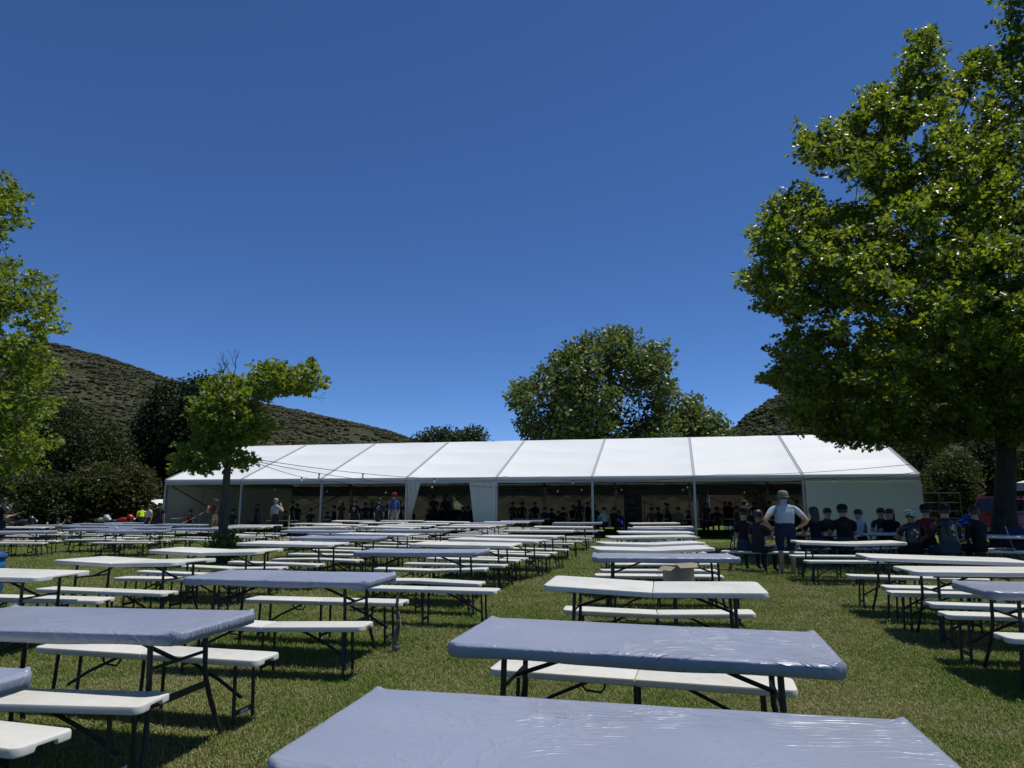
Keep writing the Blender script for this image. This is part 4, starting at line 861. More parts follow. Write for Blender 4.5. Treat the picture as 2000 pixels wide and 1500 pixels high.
def body_mesh(pose, arms, girth):
    key = (pose, arms, girth)
    if key in BODY: return BODY[key]
    J, B = skeleton(pose, arms, girth); names = [n for n in J if n[0] != '_']; ix = {n: i for i, n in enumerate(names)}
    me = bpy.data.meshes.new('body_cage'); me.from_pydata([J[n][0] for n in names], [(ix[p], ix[q]) for p, q, _ in B], [])
    o = bpy.data.objects.new('body_cage', me); COL.objects.link(o); o.modifiers.new('s', 'SKIN'); o.modifiers['s'].use_smooth_shade = True; o.modifiers['s'].branch_smoothing = .4
    for n in names:
        v = me.skin_vertices[0].data[ix[n]]; v.radius = (J[n][1], J[n][1]); v.use_root = (n == 'pelvis')
    ss = o.modifiers.new('u', 'SUBSURF'); ss.levels = 2; ss.render_levels = 2
    dg = bpy.context.evaluated_depsgraph_get(); ev = o.evaluated_get(dg); m2 = bpy.data.meshes.new_from_object(ev); bpy.data.objects.remove(o)
    V = np.zeros(len(m2.vertices)*3, np.float32); m2.vertices.foreach_get('co', V); V = V.reshape(-1, 3)
    zp = J['pelvis'][0].z; col = J['collar'][0]; ax = np.array(col - J['pelvis'][0]); Lx = np.linalg.norm(ax); ax /= Lx   # flatten the trunk front to back
    rel = V - np.array(J['pelvis'][0]); h = rel@ax; inT = (h > -.12) & (h < Lx*.98) & (np.abs(V[:, 0]) < .235) & (V[:, 2] > zp-.06)
    cen = np.array(J['pelvis'][0])[None] + h[:, None]*ax; dy = V[:, 1]-cen[:, 1]; near = np.abs(dy) < .22
    k = np.where(inT & near, .80, 1.0); V[:, 1] = cen[:, 1]*(1-k) + V[:, 1]*k + 0*dy
    V[:, 1] = np.where(inT & near, cen[:, 1] + dy*.80, V[:, 1]); m2.vertices.foreach_set('co', V.ravel())
    FC = np.zeros(len(m2.polygons)*3, np.float32); m2.polygons.foreach_get('center', FC); FC = FC.reshape(-1, 3); best = np.full(len(FC), 1e9); lab = np.zeros(len(FC), int)
    for p, q, part in B:
        a, c = np.array(J[p][0]), np.array(J[q][0]); ab = c-a; t = np.clip(((FC-a)@ab)/(ab@ab), 0, 1); d = np.linalg.norm(FC-(a+t[:, None]*ab), axis=1) - (J[p][1]*(1-t)+J[q][1]*t)
        s = d < best; best[s] = d[s]; lab[s] = part
    mb = MB(); mb.v = [tuple(v) for v in V]; mb.f = [tuple(p.vertices) for p in m2.polygons]; mb.m = [int(v) for v in lab]
    hd = J['skull'][0]; jw = J['jaw'][0]                 # face: nose, eyes, mouth, ears
    f = hd + Vector((0, .088, -.035)); mb.tube([f+Vector((0, -.01, .03)), f+Vector((0, .012, .0)), f+Vector((0, .02, -.018))], [.008, .012, .015], 6, 0)
    for s in (-1, 1):
        mb.ball(hd+Vector((s*.033, .082, -.012)), (.012, .008, .008), 8, 4, 4); mb.ball(hd+Vector((s*.092, -.002, -.03)), (.012, .022, .032), 8, 4, 0)
    mb.box(jw+Vector((0, .074, .012)), (.045, .008, .010), mi=8)
    for s, n in ((-1, 'l'), (1, 'r')):                   # hands: palm, four fingers, thumb
        w, e = J['wr'+n][0], J['el'+n][0]; d = (w-e).normalized(); side = d.cross(Vector((0, 0, 1))); side = side.normalized() if side.length > .1 else Vector((0, 1, 0))
        if abs(d.z) > .8: side = Vector((0, 1, 0)) - d*d.y; side.normalize()
        nrm = d.cross(side)*s; pc = w + d*.045
        mb.rings([[w+d*q + side*(a*wd) + nrm*(c*.013) for a, c in ((-1, -1), (1, -1), (1, 1), (-1, 1))] for q, wd in ((-.012, .024), (.03, .036), (.085, .040), (.095, .036))], mi=0)
        for i, ln in enumerate((.066, .076, .072, .056)):
            r0 = w + d*.088 + side*(-.029+.0195*i); mb.tube([r0, r0+d*ln*.45+nrm*-.008, r0+d*ln*.8-nrm*.028, r0+d*ln*.92-nrm*.046], [.0088, .0084, .0076, .0062], 6, 0)
        r0 = w + d*.02 - side*.030; mb.tube([r0, r0-side*.024+d*.03-nrm*.006, r0-side*.030+d*.060-nrm*.016], [.011, .010, .0075], 6, 0)
    me = mb.mesh('person'); me.polygons.foreach_set('use_smooth', [True]*len(me.polygons)); bpy.data.meshes.remove(m2)
    for i in range(9): me.materials.append(CM['skin'])
    BODY[key] = (me, J); return BODY[key]
def person(label, pos, yaw, height, pose='stand', arms=('down', 'down'), girth=1.0, skin='skin', top='black', bottom='dark', shoe='shoe', hair='hair', sleeve=0, shorts=0, hat=None, long_hair=False, vest=None, group=None, dz=0, extra=None):
    me, J = body_mesh(pose, arms, girth); o = bpy.data.objects.new('person', me); COL.objects.link(o); sc = height/1.75
    o.location = (pos[0], pos[1], pos[2]+dz); o.rotation_euler = (0, 0, yaw); o.scale = (sc, sc, sc); tag(o, label, 'person', group)
    ms = [CM[skin], CM[top], CM[bottom], CM[shoe], CM['eye'], CM[top] if sleeve else CM[skin], CM[skin] if shorts > 1 else CM[bottom], CM[skin] if shorts else CM[bottom], CM['tan']]
    for i, m in enumerate(ms): o.material_slots[i].link = 'OBJECT'; o.material_slots[i].material = m
    hd = J['skull'][0]
    mb = MB(); n = 14; rows = []
    for t, r in ((0.0, .02), (.35, .055), (.7, .085), (1.0, .101), (1.35, .106), (1.65, .103)):
        rows.append([tuple(hd + Vector((r*math.cos(a)*.98, r*math.sin(a)*1.04 - .008, .108*math.cos(t) - (.05 if math.sin(a) < .1 and t > 1.5 else 0) + (.03 if math.sin(a) > .5 and t > 1.2 else 0)))) for a in [2*math.pi*k/n for k in range(n)]])
    mb.rings(rows, cap0=True, cap1=False)
    if long_hair:
        rr = []
        for z, wx, wy in ((.06, .09, -.05), (-.03, .104, -.06), (-.12, .10, -.075), (-.22, .085, -.085), (-.30, .05, -.085)):
            rr.append([tuple(hd+Vector((wx*math.cos(a), wy+.045*math.sin(a)*(1 if z < 0 else 1.2), z))) for a in [2*math.pi*k/12 for k in range(12)]])
        mb.rings(rr)
    mb.obj('hair', CM[hair], o, True)
    if hat:
        kind, col = hat; mb = MB(); q = hd + Vector((0, 0, .02))
        if kind in ('cap', 'bucket', 'brim'):
            mb.rings([[tuple(q+Vector((r*math.cos(a), r*math.sin(a)*1.08-.004, z))) for a in [2*math.pi*k/16 for k in range(16)]] for r, z in ((.112, -.005), (.113, .02), (.108, .06), (.088, .095), (.05, .112), (.012, .117))], cap0=False)
            if kind == 'cap': mb.rings([[tuple(q+Vector((w*.085*math.sin(a), .09+.035*e+.075*e*math.cos(a), .012-.018*e))) for a in [math.pi*(k/8-.5) for k in range(9)]] for w, e in ((1, 0), (1.0, .5), (.98, 1.0))], closed=False)
            else:
                b_ = .138 if kind == 'bucket' else .185; mb.rings([[tuple(q+Vector((r*math.cos(a), r*math.sin(a)*1.05, z))) for a in [2*math.pi*k/18 for k in range(18)]] for r, z in ((.110, .008), (b_*.85, -.012), (b_, -.035 if kind == 'bucket' else -.01), (b_-.004, -.042 if kind == 'bucket' else -.018), (.110, -.004))], cap0=False, cap1=False)
        else: # bandana
            mb.rings([[tuple(q+Vector((r*math.cos(a), r*math.sin(a)*1.08-.006, z))) for a in [2*math.pi*k/16 for k in range(16)]] for r, z in ((.110, -.035), (.113, .0), (.110, .04), (.092, .08), (.05, .105), (.01, .11))], cap0=False)
            mb.tube([q+Vector((0, -.115, -.02)), q+Vector((.03, -.15, -.06)), q+Vector((.04, -.14, -.12))], [.018, .02, .006], 6)
        mb.obj('hat', CM[col], o, True)
    if vest:                                             # patch on the back of a vest
        ch = J['chest'][0]; g_ = J['chest'][1]; mb = MB(); n = 10
        mb.rings([[tuple(ch+Vector((w*(k/n*2-1), -g_*.80*math.sqrt(max(.05, 1-(w*(k/n*2-1)/(g_*1.25))**2))-.004, z))) for k in range(n+1)] for w, z in ((.05, .10), (.085, .06), (.09, 0), (.075, -.07), (.04, -.11))], closed=False)
        mb.obj('back_patch', CM[vest], o, True)
    if extra: extra(o, J)
    return o
def phone(o, J, s='r'):
    w = J['wr'+s][0]; e = J['el'+s][0]; d = (w-e).normalized(); MB().box(w+d*.09, (.012, .07, .14)).obj('phone', CM['dark'], o)
def face(px, Y, to): # yaw so that the local +Y looks towards a point
    x = at(px, 980.5, Y).x; return math.atan2(-(to[0]-x), to[1]-Y)
AWAY, TOCAM = 0.0, math.pi
def stand(label, px, Y, top_px, yaw=0, hmin=1.5, hmax=1.86, **k):
    p = on_ground(px, Y); h = CAM_H + (980.5-top_px)*Y/FPX*1.0 - p.z; k.setdefault('pose', 'stand')
    return person(label, p, yaw, min(hmax, max(hmin, h))*1.02, **k)
def sit(label, px, Y, yaw=0, size=1.72, **k):
    k.setdefault('pose', 'sit'); return person(label, on_ground(px, Y), yaw, size, **k)
# group under the plane tree
stand('broad person standing hands on hips in pale shirt and bucket hat under the tree', 1530, 14.6, 968, -.1, girth=1.85, top='pale', bottom='navy', shorts=1, hat=('bucket', 'olive'), arms=('hips', 'hips'), shoe='white')
sit('person with tanned bare arms sitting sideways left of the standing pale shirt', 1476, 14.95, -.9, 1.66, girth=1.15, skin='tan', top='pattern', bottom='pattern', arms=('lap', 'table'))
sit('person in dark cap on the bench end left of the standing pale shirt', 1449, 15.3, -.7, 1.72, top='black', bottom='denim', hat=('cap', 'black'), arms=('table', 'lap'))
sit('long haired person in black seen from behind, right of the standing person', 1590, 15.9, 0.05, 1.74, top='black', bottom='denim', long_hair=True, arms=('table', 'table'))
sit('dark haired person facing the camera across the shaded table', 1612, 17.7, TOCAM, 1.70, top='dark', arms=('table', 'table'))
sit('broad person in black cap and shirt seen from behind at the shaded table', 1646, 15.8, -.08, 1.78, girth=1.4, top='black', bottom='denim', hat=('cap', 'black'), arms=('table', 'table'))
sit('person with pinned hair and white top sitting half turned at the shaded table', 1678, 17.5, 1.9, 1.66, top='white', bottom='dark', arms=('table', 'lap'))
sit('person resting a hand on the face in front of the white tent wall', 1718, 18.2, 2.7, 1.70, top='dark', arms=('ear', 'table'))
sit('long haired person beside the tent wall at the far shaded table', 1738, 17.8, 2.2, 1.68, top='black', long_hair=True, arms=('table', 'table'))
sit('biker in white patterned bandana and black vest with pale back patch', 1778, 14.6, -.15, 1.66, girth=1.25, top='leather', bottom='black', hat=('bandana', 'bandana'), vest='print', arms=('table', 'table'), skin='tan')
sit('person in black cap with red sleeve behind the bandana biker', 1806, 15.9, -.5, 1.78, girth=1.1, top='red', bottom='black', hat=('cap', 'black'), arms=('table', 'table'), sleeve=1)
sit('biker in black cap and vest with large pale back patch near the trunk', 1846, 14.2, -.05, 1.78, girth=1.45, top='leather', bottom='denim', hat=('cap', 'black'), vest='print', arms=('table', 'table'), sleeve=1)
sit('person in black clothes sitting right beside the dark trunk', 1905, 15.0, .3, 1.74, girth=1.25, top='black', bottom='black', arms=('lap', 'lap'), sleeve=1)
# before and inside the marquee
stand('person in white shirt with one hand raised to the head before the tent', 539, 31.0, 977, -.5, top='pale', bottom='dark', arms=('down', 'ear'), hair='greyhair', girth=1.1)
stand('person in red cap and blue jacket at the open tent front', 770, 32.0, 967, .6, top='blue', bottom='grey', hat=('cap', 'red'), sleeve=1)
stand('person in brown brimmed hat and khaki shorts lifting a camera near the left tent corner', 421, 31.5, 979, 1.2, skin='tan', top='brown', bottom='khaki', shorts=1, hat=('brim', 'brown'), arms=('camera', 'camera'))
stand('person in wide hat and grey top inside the tent left of the print vest', 667, 34.0, 980, .9, top='dark', hat=('brim', 'olive'), long_hair=True, arms=('down', 'hold'))
stand('person with a pale print across the back in the third tent bay', 693, 33.8, 979, 0, girth=1.2, top='black', vest='print', sleeve=1)
stand('person with a narrow pale print on the back beside the fourth tent post', 741, 33.3, 976, 0, girth=1.05, top='navy', vest='print', sleeve=1)
for px, Y, tp, lb, kw in ((503, 36.5, 986, 'dark silhouette deep in the second tent bay by the post', {}), (572, 36, 981, 'taller dark silhouette right of the white shirt in the second bay', {}), (581, 36.8, 986, 'shorter dark silhouette touching the taller one in the second bay', {}),
                  (714, 36.5, 984, 'dark silhouette between the two printed backs', {}), (727, 36.8, 986, 'dark silhouette left of the narrow print', {}), (781, 36, 981, 'dark silhouette right of the red cap', {}), (797, 34.5, 977, 'dark silhouette next to the tied front curtain', dict(girth=1.2)),
                  (847, 37, 966, 'tall dark silhouette in the gap between the front curtains', dict(girth=1.1)), (870, 37.4, 968, 'dark silhouette in the curtain gap holding something pale', dict(arms=('down', 'hold'), long_hair=True)), (932, 36, 982, 'dark silhouette beside the hanging front curtain', {}),
                  (1002, 36, 984, 'dark silhouette just right of the hanging curtain', {}), (1020, 37, 984, 'second dark silhouette right of the hanging curtain', {}), (1045, 36.5, 985, 'dark silhouette in the middle of the fifth bay', {}), (1131, 36, 980, 'long haired dark silhouette left of the middle post', dict(long_hair=True)), (1148, 37, 984, 'dark silhouette nearest the middle post', {}),
                  (1416, 38, 982, 'left one of two silhouettes before the brick building', {}), (1425, 38.4, 982, 'right one of two silhouettes before the brick building', {}), (1453, 36, 982, 'dark silhouette before the slanted curtain in the seventh bay', {}), (1472, 35.5, 984, 'dark silhouette with pale sleeve under the slanted curtain', {}), (1503, 34.5, 981, 'dark silhouette left of the bucket hat in the tent', {}), (1556, 33.5, 980, 'dark silhouette at the edge of the closed tent wall', {}),
                  (1538, 35, 986, 'dark silhouette right of the bucket hat in the tent', {}), (1378, 34, 990, 'dark silhouette behind the sixth post', dict(hmin=1.45))):
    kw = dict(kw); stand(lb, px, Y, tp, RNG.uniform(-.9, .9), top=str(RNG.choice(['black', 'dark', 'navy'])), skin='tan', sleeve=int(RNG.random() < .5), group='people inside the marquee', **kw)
stand('person in blue shirt bending over a table in the sixth bay', 1308, 35, 985, 1.3, pose='bend', arms=('table', 'table'), top='blue', hmax=1.75)
for px, Y, lb, kw in ((1181, 32.5, 'person in pale mint shirt sitting with back to camera beside the middle post', dict(top='mint', girth=1.3)), (1198, 33, 'dark seated person right of the mint shirt', {}), (1286, 35.5, 'seated person leaning left of the bending blue shirt', dict(skin='tan')), (1324, 34.5, 'seated person in grey right of the bending blue shirt', dict(top='grey')),
                      (607, 35.5, 'seated dark person in the second tent bay', {}), (372, 35.8, 'seated dark person near the left tent wall', {}), (455, 35.5, 'seated dark person just right of the young trunk', {}), (1064, 36, 'seated dark person in the fifth bay', {}), (1100, 36, 'seated dark person under the bunting in the fifth bay', {}), (905, 36, 'seated dark person in the curtain gap', {}), (1400, 35, 'seated dark person below the brick wall opening', {})):
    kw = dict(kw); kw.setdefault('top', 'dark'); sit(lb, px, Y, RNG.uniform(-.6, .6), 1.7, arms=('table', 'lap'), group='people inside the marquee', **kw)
_w = ['between the white shirt and the post', 'behind the white shirt', 'left of the wide hat', 'behind the wide hat', 'between the printed backs', 'behind the red cap', 'left of the tied curtain', 'inside the curtain gap on the left', 'inside the curtain gap on the right', 'close to the hanging curtain', 'far back in the fifth bay', 'in the middle of the fifth bay', 'right of middle in the fifth bay', 'left of the middle post', 'right of the middle post', 'left of the speaker tower', 'right of the speaker tower', 'below the bending blue shirt', 'left of the sixth post', 'right of the sixth post', 'under the brick wall opening', 'under the slanted curtain', 'left of the bucket hat', 'right of the bucket hat']
for i, (px, w) in enumerate(zip((505, 560, 640, 655, 706, 757, 806, 838, 915, 1012, 1034, 1078, 1090, 1118, 1160, 1208, 1272, 1300, 1345, 1385, 1436, 1462, 1512, 1548), _w)):
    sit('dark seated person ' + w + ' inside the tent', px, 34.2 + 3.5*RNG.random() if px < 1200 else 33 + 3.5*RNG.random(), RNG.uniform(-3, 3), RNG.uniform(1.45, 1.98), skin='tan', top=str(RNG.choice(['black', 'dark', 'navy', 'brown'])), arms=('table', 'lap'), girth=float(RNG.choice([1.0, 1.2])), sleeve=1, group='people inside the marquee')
# left side
stand('person in bright yellow vest bending beside the left tent corner', 279, 33.5, 990, .5, pose='bend', top='hivis', bottom='black', hmax=1.8, arms=('hold', 'hold'))
stand('person in white shirt standing next to the yellow vest', 293, 33, 990, 2.6, top='white', bottom='dark', long_hair=True)
stand('person in dark vest standing back to camera by the left tent corner', 313, 31.5, 985, .1, girth=1.25, top='dark', bottom='denim', arms=('ear', 'down'))
stand('large person in black shirt looking at a phone at the left edge', 8, 22.5, 977, 2.4+math.pi, girth=1.3, skin='tan', top='black', bottom='dark', shorts=1, arms=('hold', 'hold'), sleeve=0, extra=phone, hmax=1.9)
sit('bare shouldered person sitting on the grass beyond the far left tables', 118, 34, .5, 1.6, pose='recline', skin='skin', top='skin', bottom='grey', arms=('back', 'lap'), dz=-.22)
sit('person in black with raised arm sitting on the grass by white bags', 135, 35, .9, 1.7, pose='recline', top='black', bottom='grey', arms=('ear', 'lap'), dz=-.22)

# ------------------------------------------------------------------ loose things
def bin_():
    p = on_ground(-30, 9.3); t = empty('barrel', p, .2, 'blue plastic barrel bin at the left edge behind the white table', 'bin'); m = simple('blue_plastic', (.025, .16, .36), .4); m2 = simple('blue_lid', (.02, .07, .24), .45)
    MB().lathe([(.26, .0), (.285, .02), (.30, .25), (.29, .30), (.305, .33), (.305, .52), (.292, .57), (.305, .60), (.30, .74)], 28).obj('body', m, t, True)
    MB().lathe([(.315, .72), (.318, .76), (.27, .80), (.15, .83), (.02, .835)], 28).obj('lid', m2, t, True)
bin_()
def box_():
    c = simple('cardboard', (.29, .25, .18), .9, 0, .2, .1, 5); t = empty('cardboard_box', (1.98, 8.62, gz(2, 8.6)+BH+.003), .45, 'opened cardboard box standing on the bench before the blue table in the tower line', 'box')
    mb = MB(); w, d, h, th = .27, .24, .24, .006
    for cx, cy, sx, sy in ((0, -d/2, w, th), (0, d/2, w, th), (-w/2, 0, th, d), (w/2, 0, th, d)): mb.box((cx, cy, h/2), (sx, sy, h))
    mb.box((0, 0, .004), (w-.01, d-.01, .006)); mb.obj('body', c, t)
    for a, s in ((-.5, -1), (.25, 1)): MB().box((s*(w/2+.04*math.cos(a)), 0, h+.04*math.sin(a)+.004), (.085, d, .005), Euler((0, -s*a, 0)).to_matrix()).obj('flap', c, t)
    MB().box((0, -d/2-.045, h+.025), (w, .10, .005), Euler((.5, 0, 0)).to_matrix()).obj('flap', c, t)
box_()
def wrap_():
    m = mat_pvc('clear_crumpled_plastic', (.30, .27, .23), .15, .4, 9); mb = MB(); rows = []
    for q in range(40):
        t = q/39; w = .010+.028*abs(noise.noise(Vector((t*4, 1, 3))))+.02*t; rows.append([(w*(k/8-.5)*2+.03*noise.noise(Vector((t*3, 5, 1))), .05*noise.noise(Vector((k*1.3, t*14, 3)))+.03*noise.noise(Vector((k*.5, t*4, 8))), .52*(1-t)+.03+.03*noise.noise(Vector((k*.9, t*3, 4)))) for k in range(9)])
    mb.rings(rows, closed=False); o = mb.obj('plastic_wrap', m, None, False); x, y, th = TPOS['M1']; o.location = (x+.98*math.cos(th)+.05, y+.98*math.sin(th)+.28, gz(x, y)); tag(o, 'crumpled strip of pale plastic hanging by the blue table corner at the aisle', 'plastic wrap')
wrap_()
def string_light(label, pts, bulbs, sag):
    P = [Vector(p) for p in pts]; path = []
    for a, b in zip(P[:-1], P[1:]):
        for k in range(15):
            t = k/14; path.append(a*(1-t)+b*t - Vector((0, 0, sag*4*t*(1-t))))
    t = empty('string_light', P[0], 0, label, 'string light', 'festoon light strings'); loc = [p-P[0] for p in path]
    MB().tube(loc, .0085, 5).obj('cable', M['cable'], t)
    for f in bulbs:
        q = loc[min(len(loc)-1, int(f*(len(loc)-1)))]; s = MB().tube([q+Vector((0, 0, .01)), q+Vector((.005, 0, -.07))], .022, 8).obj('socket', M['cable'], t)
        MB().lathe([(.012, -.065), (.030, -.09), (.038, -.12), (.028, -.148), (.004, -.16)], 10, q).obj('bulb', M['bulb'], t, True)
ta = at(505, 898, 17.6); tb = at(497, 903, 17.6)
def front(s, z, off=-.1): p = tent_w(s, off); return (p.x, p.y, TZ+z)
string_light('upper light string from the young tree to the middle of the tent roof edge', [ta, front(18.0, EAVE+.02, -.2)], (.33, .62), .25)
string_light('middle light string from the young tree across the third tent bay', [tb + Vector((0, 0, .03)), front(15.2, EAVE-.30, -.2), front(24, EAVE-.35, .5)], (.13, .42, .8), .2)
string_light('lower light string from the young tree to the second tent bay', [tb, front(9.5, EAVE-.15, -.2), front(13.4, EAVE-.62, .3), front(17.4, EAVE-.55, .3)], (.15, .55, .93), .12)
string_light('light string inside the left tent bays', [front(.5, EAVE-.3, 1), front(6, EAVE-.38, 1), front(13, EAVE-.34, 1)], (.45, .72), .12)
string_light('light string inside the middle tent bays', [front(17.8, EAVE-.4, 1.2), front(22.1, EAVE-.34, 1.2), front(26.3, EAVE-.4, 1.2), front(31, EAVE-.5, 1.2)], (.25, .42, .62, .84), .15)
tr = at(1950, 905, 20.6)
string_light('upper light string from the big plane tree to the tent front', [at(1900, 893, 20.6), front(27.2, EAVE+.03, -.25), front(20.5, EAVE-.15, -.25)], (.97,), .15)
string_light('lower light string from the big plane tree to the closed tent wall', [at(1915, 897, 20.4), front(31, EAVE-.16, -.4), front(24.5, EAVE-.26, .2)], (.42, .9), .2)
string_light('light string hung between the dark left trees', [at(-60, 930, 30), at(90, 910, 33), at(210, 930, 35), front(.1, EAVE, 0)], (.62,), .3)
def tape(label, a, b, sag):
    m, nt, bs = new_mat('red_white_tape'); tc = N(nt, 'ShaderNodeTexCoord'); w = N(nt, 'ShaderNodeTexWave', wave_type='BANDS', bands_direction='DIAGONAL', Scale=1.6, Distortion=0.0); nt.links.new(tc.outputs['Object'], w.inputs['Vector'])
    r = nt.nodes.new('ShaderNodeValToRGB'); r.color_ramp.interpolation = 'CONSTANT'; r.color_ramp.elements[0].color = (.5, .03, .02, 1); r.color_ramp.elements[1].position = .5; r.color_ramp.elements[1].color = (.65, .65, .62, 1)
    nt.links.new(w.outputs[0], r.inputs[0]); nt.links.new(r.outputs[0], bs.inputs['Base Color'])
    a, b = Vector(a), Vector(b); rows = [[], [], [], []]
    for k in range(25):
        t = k/24; p = a*(1-t)+b*t - Vector((0, 0, sag*4*t*(1-t))) - a; tw = .6*math.sin(t*8)
        for q, (dy, dz) in enumerate(((-.002, .02), (.002, .02), (.002, -.02), (-.002, -.02))): rows[q].append(tuple(p+Vector((0, dy+dz*math.sin(tw), dz*math.cos(tw)))))
    mb = MB(); mb.rings([[rows[q][k] for q in range(4)] for k in range(25)]); o = mb.obj('barrier_tape', m, None, True); o.location = a; tag(o, label, 'barrier tape', 'barrier tapes by the left tent corner')
p0 = tent_w(.2, -.1)
tape('level red and white barrier tape tied to the left tent corner post', (p0.x, p0.y, .62), tuple(at(372, 1009, 34.5)), .04)
tape('slanting red and white barrier tape rising to the photographer', tuple(at(352, 1024, 32.5)), tuple(at(412, 992, 31.4)), .03)
def motorcycle(loc, yaw, body, label, group='parked motorbikes'):
    t = empty('motorbike', loc, yaw, label, 'motorbike', group); st = M['steel']; ch = M['alu']; paint = simple('bike_paint', body, .3)
    for x in (-.72, .72):
        w = MB(); n = 20; w.rings([[(x+(.31+.055*math.cos(b))*math.cos(2*math.pi*k/n), .055*math.sin(b), .34+(.31+.055*math.cos(b))*math.sin(2*math.pi*k/n)) for k in range(n)] for b in [2*math.pi*i/8 for i in range(9)]], cap0=False, cap1=False)
        wh = w.obj('wheel', st, t, True); r = MB()
        for k in range(5): a = 2*math.pi*k/5; r.bar((x, 0, .34), (x+.27*math.cos(a), 0, .34+.27*math.sin(a)), .03, .03)
        r.lathe([(.06, -.03), (.06, .03)], 10, (x, 0, .34)); r.obj('rim', ch, wh)
    MB().tube([(.72, .07, .34), (.52, .07, .95)], .022, 8).tube([(.72, -.07, .34), (.52, -.07, .95)], .022, 8).obj('fork', ch, t)
    MB().rings([[(x, w*math.cos(a), z+h*math.sin(a)) for a in [2*math.pi*k/10 for k in range(10)]] for x, w, h, z in ((.50, .04, .04, .86), (.42, .13, .11, .84), (.15, .16, .12, .84), (-.10, .08, .07, .80))]).obj('tank', paint, t, True)
    MB().rings([[(x, w*math.cos(a), z+h*math.sin(a)) for a in [2*math.pi*k/10 for k in range(10)]] for x, w, h, z in ((-.05, .10, .04, .80), (-.30, .14, .05, .79), (-.62, .12, .05, .86), (-.72, .07, .03, .90))]).obj('seat', CM['leather'], t, True)
    MB().box((.08, 0, .48), (.42, .26, .34)).box((-.25, 0, .45), (.3, .14, .2)).obj('engine', st, t)
    MB().rings([[(x, w*math.cos(a), z+h*math.sin(a)) for a in [2*math.pi*k/10 for k in range(10)]] for x, w, h, z in ((.72, .02, .03, .80), (.70, .10, .10, .88), (.55, .17, .16, .96), (.42, .14, .08, 1.02))]).obj('fairing', paint, t, True)
    MB().tube([(.42, -.36, 1.02), (.50, -.15, 1.0), (.50, .15, 1.0), (.42, .36, 1.02)], .016, 8).obj('handlebar', st, t)
    for s in (-1, 1): MB().tube([(.46, s*.28, 1.02), (.5, s*.30, 1.12)], .008, 6).box((.5, s*.31, 1.14), (.03, .13, .08)).obj('mirror', st, t)
    MB().tube([(.1, -.16, .3), (-.3, -.18, .3), (-.75, -.2, .42)], [.025, .04, .055], 10).obj('exhaust', ch, t, True)
    MB().ball((.73, 0, .86), (.04, .09, .06)).obj('headlight', M['bulb'], t, True); MB().box((-.76, 0, .92), (.05, .12, .06)).obj('tail_light', CM['red'], t)
    MB().rings([[(x, .07*math.cos(a), z+.012*math.sin(a)) for a in [2*math.pi*k/8 for k in range(8)]] for x, z in ((-1.02, .62), (-.8, .74), (-.55, .74))]).obj('mudguard', paint, t, True)
motorcycle(on_ground(40, 33), .35, (.03, .03, .035), 'black motorbike with red tail parked behind the far left tables')
motorcycle(on_ground(236, 36.5), .15, (.38, .02, .02), 'red motorbike parked before the bushes left of the tent')
motorcycle(on_ground(196, 36.5), -.3, (.35, .37, .4), 'silver grey motorbike parked left of the red one')
motorcycle(on_ground(1868, 22.5), .5, (.02, .06, .40), 'blue motorbike parked beyond the bikers left of the trunk')
def gate():
    t = empty('metal_gate', on_ground(1836, 30), .0, 'dark metal rail gate panel right of the tent', 'gate'); w, h = 1.78, 1.85
    for i, z in enumerate((.25, .55, .85, 1.15, 1.5, 1.9)): MB().tube([(-w/2, 0, z), (w/2, 0, z)], .022, 8).obj('rail', M['steel'], t)
    for x in (-w/2, 0, w/2): MB().tube([(x, .03, 0), (x, .03, 1.95)], .028, 8).obj('post', M['steel'], t)
gate()
